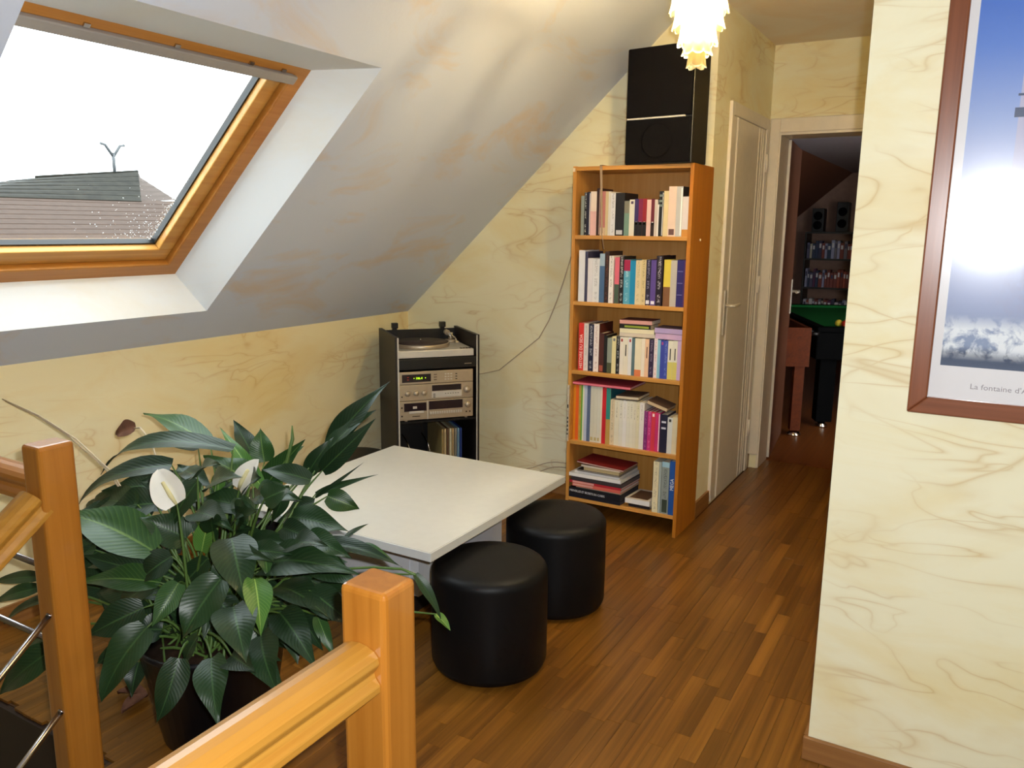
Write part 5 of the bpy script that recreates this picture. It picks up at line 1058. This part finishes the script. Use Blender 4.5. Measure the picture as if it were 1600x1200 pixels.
def leaf(B, T, wd, mat, bend, nrm, petiole=True, nm='leaf', fold=.28, wave=.05, base=None, prof=None):
    B, T = Vector(B), Vector(T); L = (T-B).length; ax = (T-B).normalized()
    nrm = (nrm - ax*nrm.dot(ax)).normalized(); Mid = (B+T)/2 + nrm*(L*bend)
    side = ax.cross(nrm).normalized(); nu, nv = 13, 7; vs = []; uvs = []; ph = rnd.uniform(0, 6)
    for i in range(nu):
        t = i/(nu-1); p = bez(B, Mid, T, t); tn = ((Mid-B)*(2*(1-t)) + (T-Mid)*(2*t)).normalized(); nn = side.cross(tn).normalized()
        if prof: w = prof(t)
        else: w = (math.sin(math.pi*min(1, (t*.92+.08))**.80))**.85 * (1-.35*t) * (1-.45*t**3) if t < .999 else 0.0
        w *= wd*.56
        for j in range(nv):
            s = -1+2*j/(nv-1); lift = abs(s)*w*fold + wave*wd*math.sin(ph+t*9+s*1.2)*abs(s)
            vs.append(p + side*(s*w) + nn*lift); uvs.append((.5+s*.5, t))
    fs = [(i*nv+j, i*nv+j+1, (i+1)*nv+j+1, (i+1)*nv+j) for i in range(nu-1) for j in range(nv-1)]
    mb = MB(); mb.add(vs, fs, 0, True); mats = [mat]
    if petiole:
        q0 = base if base is not None else Vector((PX+rnd.gauss(0,.05), PY+rnd.gauss(0,.05), .285))
        d0 = (Mid-B).normalized(); c = q0*.35 + B*.65 - d0*.02; c.z = max(c.z, min(B.z, q0.z+.1)) + .06
        pts = [bez(q0, c, B, i/7) for i in range(8)]; mb.tube(pts, [.0042]*6+[.0034, .002], 5, 1, cap=False); mats.append(M['stalk'])
    me = bpy.data.meshes.new(nm); me.from_pydata(mb.v, [], mb.f)
    for x in mats: me.materials.append(x)
    me.polygons.foreach_set('material_index', mb.m); me.polygons.foreach_set('use_smooth', mb.sm)
    ul = me.uv_layers.new(name='UVMap')
    for lp in me.loops:
        ul.data[lp.index].uv = uvs[lp.vertex_index] if lp.vertex_index < len(uvs) else (.3, .5)
    me.transform(world(pt).inverted()); o = bpy.data.objects.new(nm, me); COL.objects.link(o); o.parent = pt; return o
for i, (bx, by, bz, tx, ty, tz, wd, sh, bend) in enumerate(LEAVES):
    B, T = Vector((bx, by, max(bz, .22))), Vector((tx, ty, max(tz, .03)))
    cdir = Vector((.62, -.62, .45)); nrm = (cdir + Vector((rnd.gauss(0,.25), rnd.gauss(0,.25), .35+rnd.gauss(0,.2)))).normalized()
    leaf(B, T, wd, LM[sh], bend*.8, nrm, wave=rnd.uniform(.03, .08))
wl1 = lambda t: math.sin(math.pi*min(1, t*.9+.1)**.75)**.6*(1 if t < .98 else .25)
# flowers
for (b, t, w, n, lab) in (((-1.846,1.36,.721), (-1.925,1.365,.806), .080, Vector((.62,-.75,.2)), 'broad white flower bract with nibbled edge, facing the stairs'), ((-1.780,1.52,.730), (-1.715,1.54,.825), .058, Vector((.1,-.95,.2)), 'narrow white flower bract seen from its side')):
    o = leaf(b, t, w, M['spathe'], .12, n, nm='flower', fold=.35, wave=.02, prof=wl1); o['label'] = lab
    B, T = Vector(b), Vector(t); nn = n.normalized(); q = MB(); q.tube([B+nn*.004, B*.75+T*.25+nn*.014, B*.35+T*.65+nn*.018], [.004, .0065, .005], 8); q.build('spadix', M['spadix'], o)
q = MB(); q.tube([(-1.80,1.66,.6), (-1.797,1.75,.825), (-1.796,1.75,.868)], [.003,.006,.002], 6); q.build('bud', M['stalk'], pt)
# long bare stalks and a withered flower
for pts in (((-2.05,1.47,.45), (-2.348,1.5,.694), (-2.526,1.5,.778), (-2.725,1.5,.831), (-2.947,1.5,.863)), ((-2.05,1.48,.47), (-2.386,1.5,.704), (-2.58,1.5,.787), (-2.74,1.5,.828), (-2.93,1.5,.858))):
    q = MB(); q.tube(pts, [.003,.003,.0027,.0024,.002], 6); o = q.build('bare_stalk', M['wire'], pt)
q = MB(); q.tube(STALK, [.0035]*len(STALK), 6); q.build('bare_stalk', M['stalk'], pt)
q = MB(); q.tube([(-2.1,1.55,.5), (-2.296,1.62,.75), (-2.362,1.64,.787), (-2.41,1.655,.799), (-2.45,1.66,.790)], .0032, 6); q.build('bare_stalk', M['wire'], pt)
leaf((-2.44,1.66,.794), (-2.555,1.66,.752), .062, M['dry'], .15, Vector((.4,-.7,.5)), petiole=False, nm='withered_flower', fold=.5)
for i, (p, a, lab) in enumerate((((-2.24,1.385,.004), .4, 'dried brown leaf on the floor nearest the newel post'), ((-2.13,1.325,.004), 1.7, 'dried brown leaf on the floor just left of the black pot'))):
    d = Vector((math.cos(a), math.sin(a), 0)); s = Vector((-d.y, d.x, 0)); vs = []
    for r in range(7):
        t = r/6; w = .026*math.sin(math.pi*(t*.94+.03))
        for j in range(5):
            u = -1+j/2; vs.append(Vector(p)+d*(t*.10)+s*(u*w)+Vector((0,0,.012*u*u+.012*math.sin(t*3)+.002)))
    mb = MB(); mb.add(vs, [(r*5+j, r*5+j+1, (r+1)*5+j+1, (r+1)*5+j) for r in range(6) for j in range(4)], 0, True)
    mb.add([v-Vector((0,0,.0012)) for v in vs], [(r*5+j, (r+1)*5+j, (r+1)*5+j+1, r*5+j+1) for r in range(6) for j in range(4)], 0, True)
    tag(mb.build('dry_leaf', M['dry'], origin=p, recalc=False), lab, 'leaf', 'dried leaves on the floor')
# ------------------------------------------------------------------ the dark games room beyond the end door
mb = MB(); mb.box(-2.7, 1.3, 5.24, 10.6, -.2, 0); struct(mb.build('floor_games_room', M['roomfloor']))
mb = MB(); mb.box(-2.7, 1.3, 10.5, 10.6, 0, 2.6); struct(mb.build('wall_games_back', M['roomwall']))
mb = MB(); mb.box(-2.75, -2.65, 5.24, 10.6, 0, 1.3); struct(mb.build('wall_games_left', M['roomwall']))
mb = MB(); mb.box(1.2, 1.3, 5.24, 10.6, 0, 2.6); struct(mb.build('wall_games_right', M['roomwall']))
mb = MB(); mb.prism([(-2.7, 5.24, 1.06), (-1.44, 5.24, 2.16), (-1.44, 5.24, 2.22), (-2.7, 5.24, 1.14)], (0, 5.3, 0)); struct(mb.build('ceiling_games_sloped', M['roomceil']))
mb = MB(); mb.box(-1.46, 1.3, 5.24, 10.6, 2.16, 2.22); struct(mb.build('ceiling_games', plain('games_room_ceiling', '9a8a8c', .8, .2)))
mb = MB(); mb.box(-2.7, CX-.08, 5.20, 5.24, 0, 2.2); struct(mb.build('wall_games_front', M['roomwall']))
# shelf unit with media on the far wall
bs = thing('media_shelf', (-1.3, 10.3, 0), 'dark shelf unit full of boxes and books at the far end of the games room', 'bookcase')
SX0, SX1, SYF, SYB = -1.86, -.70, 10.15, 10.48
for x in (SX0, -1.30, SX1-.02):
    mb = MB(); mb.box(x, x+.02, SYF, SYB, 0, 1.47); mb.build('side_panel', M['blackwood'], bs)
for z in (1.45, 1.14, .80, .46, .06):
    mb = MB(); mb.box(SX0+.02, SX1-.02, SYF+.002, SYB, z, z+.02); mb.build('shelf_board', M['blackwood'], bs, weld=False)
r4 = random.Random(9); row = {1.14: 'upper', .80: 'middle', .46: 'lower'}
pal = ['b8b4c4', '8f8fae', '3a3650', '6c6470', 'c8c4c8', '54506a', '7a3a34', '9a4a3a', '5a2a4a', '2f3a55', 'a8a090']
cn = {'b8b4c4':'pale grey', '8f8fae':'grey-blue', '3a3650':'dark blue', '6c6470':'dim grey', 'c8c4c8':'whitish', '54506a':'slate', '7a3a34':'brown-red', '9a4a3a':'brick red', '5a2a4a':'plum', '2f3a55':'navy', 'a8a090':'beige'}
ordn = ['first','second','third','fourth','fifth','sixth','seventh','eighth','ninth','tenth','eleventh','twelfth','thirteenth','fourteenth','fifteenth','sixteenth']
for z in (1.14, .80, .46):
    x = SX0+.03; n = 0
    while x < -1.35 and n < 16:
        w = r4.uniform(.022, .042); c = r4.choice(pal) if z != .8 or n < 7 else r4.choice(['7a3a34', '9a4a3a'])
        t = thing('media_case', (x+w/2, SYF+.02, z+.02), f'{cn[c]} case, {ordn[n]} from the left on the {row[z]} shelf of the dark media unit', 'case', 'cases on the dark media shelf')
        h = r4.uniform(.17, .22); mb = MB(); mb.box(x, x+w, SYF+.02, SYF+.16, z+.02, z+.02+h); mb.build('case_body', flat('x', c), t, bevel=.002, seg=1)
        mb = MB(); mb.box(x+w*.2, x+w*.8, SYF+.0192, SYF+.021, z+.02+h*.6, z+.02+h*.85); mb.build('case_label', flat('x', 'c8c4c8' if n % 3 else '3a3650'), t)
        x += w+.002; n += 1
for i, (x, h) in enumerate(((-1.74, .27), (-1.47, .34))):
    t = thing('small_loudspeaker', (x, 10.3, 1.47), ['shorter dark loudspeaker on the media shelf in the games room', 'taller dark loudspeaker on the media shelf in the games room'][i], 'loudspeaker')
    mb = MB(); mb.box(x-.065, x+.065, 10.2, 10.4, 1.471, 1.471+h); mb.build('cabinet', M['black'], t, bevel=.004)
    for zz in (.28, .68):
        mb = MB(); mb.lathe([(.0, 0), (.048, 0), (.05, .004), (.0, .003)], n=20); o = mb.build('driver', M['cloth'], t, local=True); o.rotation_euler = (math.pi/2, 0, 0); o.location = (0, -.1, .001+h*zz)
# pool table, turned a little
pa = math.radians(24); pool = thing('pool_table', (-1.0, 6.22, 0), 'black pool table with green cloth in the dark games room', 'table', None, pa)
mb = MB(); mb.box(.0, 1.05, .0, 1.95, .54, .745); mb.build('table_body', M['poolblack'], pool, bevel=.01, local=True)
mb = MB(); mb.box(.085, .965, .085, 1.865, .745, .761); mb.build('felt_bed', M['felt'], pool, local=True)
for a in ((.0, 1.05, .0, .07), (.0, 1.05, 1.88, 1.95), (.0, .07, .07, 1.88), (.98, 1.05, .07, 1.88)):
    mb = MB(); mb.box(*a, .745, .783); r_ = mb.build('rail', M['poolblack'], pool, bevel=.005, local=True)
for a in ((.07, .98, .07, .10), (.07, .98, 1.85, 1.88), (.07, .10, .10, 1.85), (.95, .98, .10, 1.85)):
    mb = MB(); mb.box(*a, .753, .781); mb.build('cushion', M['felt'], pool, local=True)
for x in (.08, .90):
    for y in (.10, 1.78):
        mb = MB(); mb.box(x-.02, x+.10, y-.02, y+.10, .05, .54); lg = mb.build('leg', M['poolblack'], pool, bevel=.006, local=True)
        mb = MB(); mb.lathe([(.0, 0), (.045, 0), (.05, .012), (.03, .035), (.022, .052), (.0, .052)], n=20); o = mb.build('chrome_foot', M['chrome'], lg, local=True); o.location = (x+.04, y+.04, 0)
bcs = [('d8c040', 'yellow'), ('c03020', 'red'), ('d07020', 'orange'), ('e0d8c8', 'white'), ('30407a', 'blue'), ('a02828', 'crimson'), ('c89020', 'amber'), ('d84828', 'vermilion'), ('3a6a3a', 'green'), ('e8c860', 'pale yellow')]
Pm = Matrix.Translation((-1.0, 6.22, 0)) @ Matrix.Rotation(pa, 4, 'Z')
n = 0
for r in range(4):
    for c in range(r+1):
        p = Vector((-.90+r*.0505, 6.52+(c-r/2)*.0585, .7895)); mb = MB(); mb.lathe([(.0285*math.sin(math.pi*i/10) if 0 < i < 10 else 0, -.0285*math.cos(math.pi*i/10)) for i in range(11)], p, 16)
        tag(mb.build('pool_ball', flat('x', bcs[n][0], .15), origin=p), f'{bcs[n][1]} pool ball in the cluster on the green cloth', 'ball', 'racked pool balls'); n += 1
# table football
fa = math.radians(24); ft = thing('football_table', (-1.00, 5.98, 0), 'reddish wooden table football with chrome rods beside the pool table', 'table', None, fa)
mb = MB(); mb.box(-.50, .0, .0, 1.0, .52, .66); mb.build('cabinet', M['redwood'], ft, local=True)
for a_ in ((-.50, -.47, .0, 1.0), (-.03, .0, .0, 1.0), (-.47, -.03, .0, .03), (-.47, -.03, .97, 1.0)):
    mb = MB(); mb.box(*a_, .66, .80); mb.build('side_board', M['redwood'], ft, local=True)
for i in range(6):
    y = .12+.145*i; mb = MB(); mb.tube([(-.52, y, .745), (.03, y, .745)], .008, 8); rd = mb.build('play_rod', M['chrome'], ft, local=True)
    mb = MB(); mb.tube([(.03, y, .745), (.085, y, .745)], .015, 10); mb.build('grip', M['black'], rd, local=True)
for x in (-.48, -.09):
    for y in (.03, .90):
        mb = MB(); mb.box(x, x+.07, y, y+.07, .04, .52); lg = mb.build('leg', M['redwood'], ft, local=True)
        mb = MB(); mb.lathe([(.0, 0), (.05, 0), (.055, .01), (.03, .03), (.0, .04)], n=18); o = mb.build('chrome_foot', M['chrome'], lg, local=True); o.location = (x+.035, y+.035, 0)
# ------------------------------------------------------------------ neighbouring house seen through the skylight
ho = thing('neighbour_house', (-15, 8.0, -2.8), 'brown tiled neighbouring house with a glass-darkened upper roof, seen through the skylight', 'house')
M['rooflow'] = plain('weathered_brown_tiles', '42332a', .8, .2, var=.12, scale=8); M['roofhigh'] = plain('glass_darkened_tiles', '211f18', .85, .2, var=.4, scale=6); M['render'] = plain('house_render', 'b0a89c', .8)  # dark band from wet-glass refraction is put into the upper tiles' colour
mb = MB(); mb.prism([(-18, 3.0, -2.8), (-12.6, 3.0, -2.8), (-12.6, 11.4, -2.8), (-18, 11.4, -2.8)], (0, 0, 4.0)); mb.build('house_wall', M['render'], ho)
# lower roof skirt: eaves at x=-12.2, top at x=-14
E0, E1 = [(-12.2, 2.4, 1.235), (-12.2, 11.65, 1.235), (-18.4, 11.65, 1.235), (-18.4, 2.4, 1.235)], [(-14, 4.2, 1.89), (-14, 10.85, 1.93), (-16.6, 11.2, 1.93), (-16.6, 4.2, 1.89)]
def skirt(lo, hi, nm, mats, n):
    """tile courses: each course is a slab stepped over the one below"""
    for i in range(4):
        a, b, c, d = Vector(lo[i]), Vector(lo[(i+1) % 4]), Vector(hi[(i+1) % 4]), Vector(hi[i])
        mb = MB()
        for k_ in range(n):
            t0, t1 = k_/n, (k_+1)/n; up = Vector((0, 0, .010))
            p = [a.lerp(d, t0)+up, b.lerp(c, t0)+up, b.lerp(c, t1)+up*.3, a.lerp(d, t1)+up*.3, a.lerp(d, t0)-up*.2, b.lerp(c, t0)-up*.2]
            mb.add(p, [(0,1,2,3), (4,5,1,0)])
        o = mb.build(nm, mats[i], ho, weld=False, recalc=False)
skirt(E0, E1, 'lower_roof', [M['rooflow']]*4, 9)
mb = MB(); mb.box(-18.3, -12.15, 2.5, 11.6, 1.10, 1.22); mb.build('gutter', plain('grey_gutter', '5c605e', .6), ho)
skirt([(-13.9, 6.7, 1.88), (-13.9, 9.95, 1.90), (-17.0, 13.1, 2.06), (-17.0, 6.7, 1.88)], [(-15.2, 8.85, 2.30), (-15.2, 10.86, 2.53), (-15.45, 10.9, 2.53), (-15.45, 8.85, 2.30)], 'upper_roof', [M['roofhigh'], M['rooflow'], M['roofhigh'], M['roofhigh']], 6)  # right hip takes the brown tiles, its different lighting put into the colour
mb = MB(); mb.tube([(-15.3, 8.8, 2.31), (-15.3, 10.92, 2.545)], .03, 8); mb.build('ridge_tiles', M['roofhigh'], ho)
M['antenna'] = plain('dull_antenna_metal', '4a4c4e', .6)
an = thing('roof_antenna', (-15.3, 10.40, 2.55), 'thin forked television antenna on the neighbouring roof ridge', 'antenna')
mb = MB(); mb.tube([(-15.3, 10.40, 2.5), (-15.3, 10.40, 2.88)], .035, 6); mb.build('mast', M['antenna'], an)
for s in (-1, 1):
    mb = MB(); mb.tube([(-15.3, 10.40, 2.80), (-15.3, 10.40+s*.16, 3.02), (-15.3, 10.40+s*.26, 3.04)], .028, 6); mb.build('antenna_arm', M['antenna'], an)
mb = MB(); mb.box(-40, -3.5, -30, 40, -2.9, -2.8); struct(mb.build('trim_3', plain('garden_ground', '5a6048', .9)))
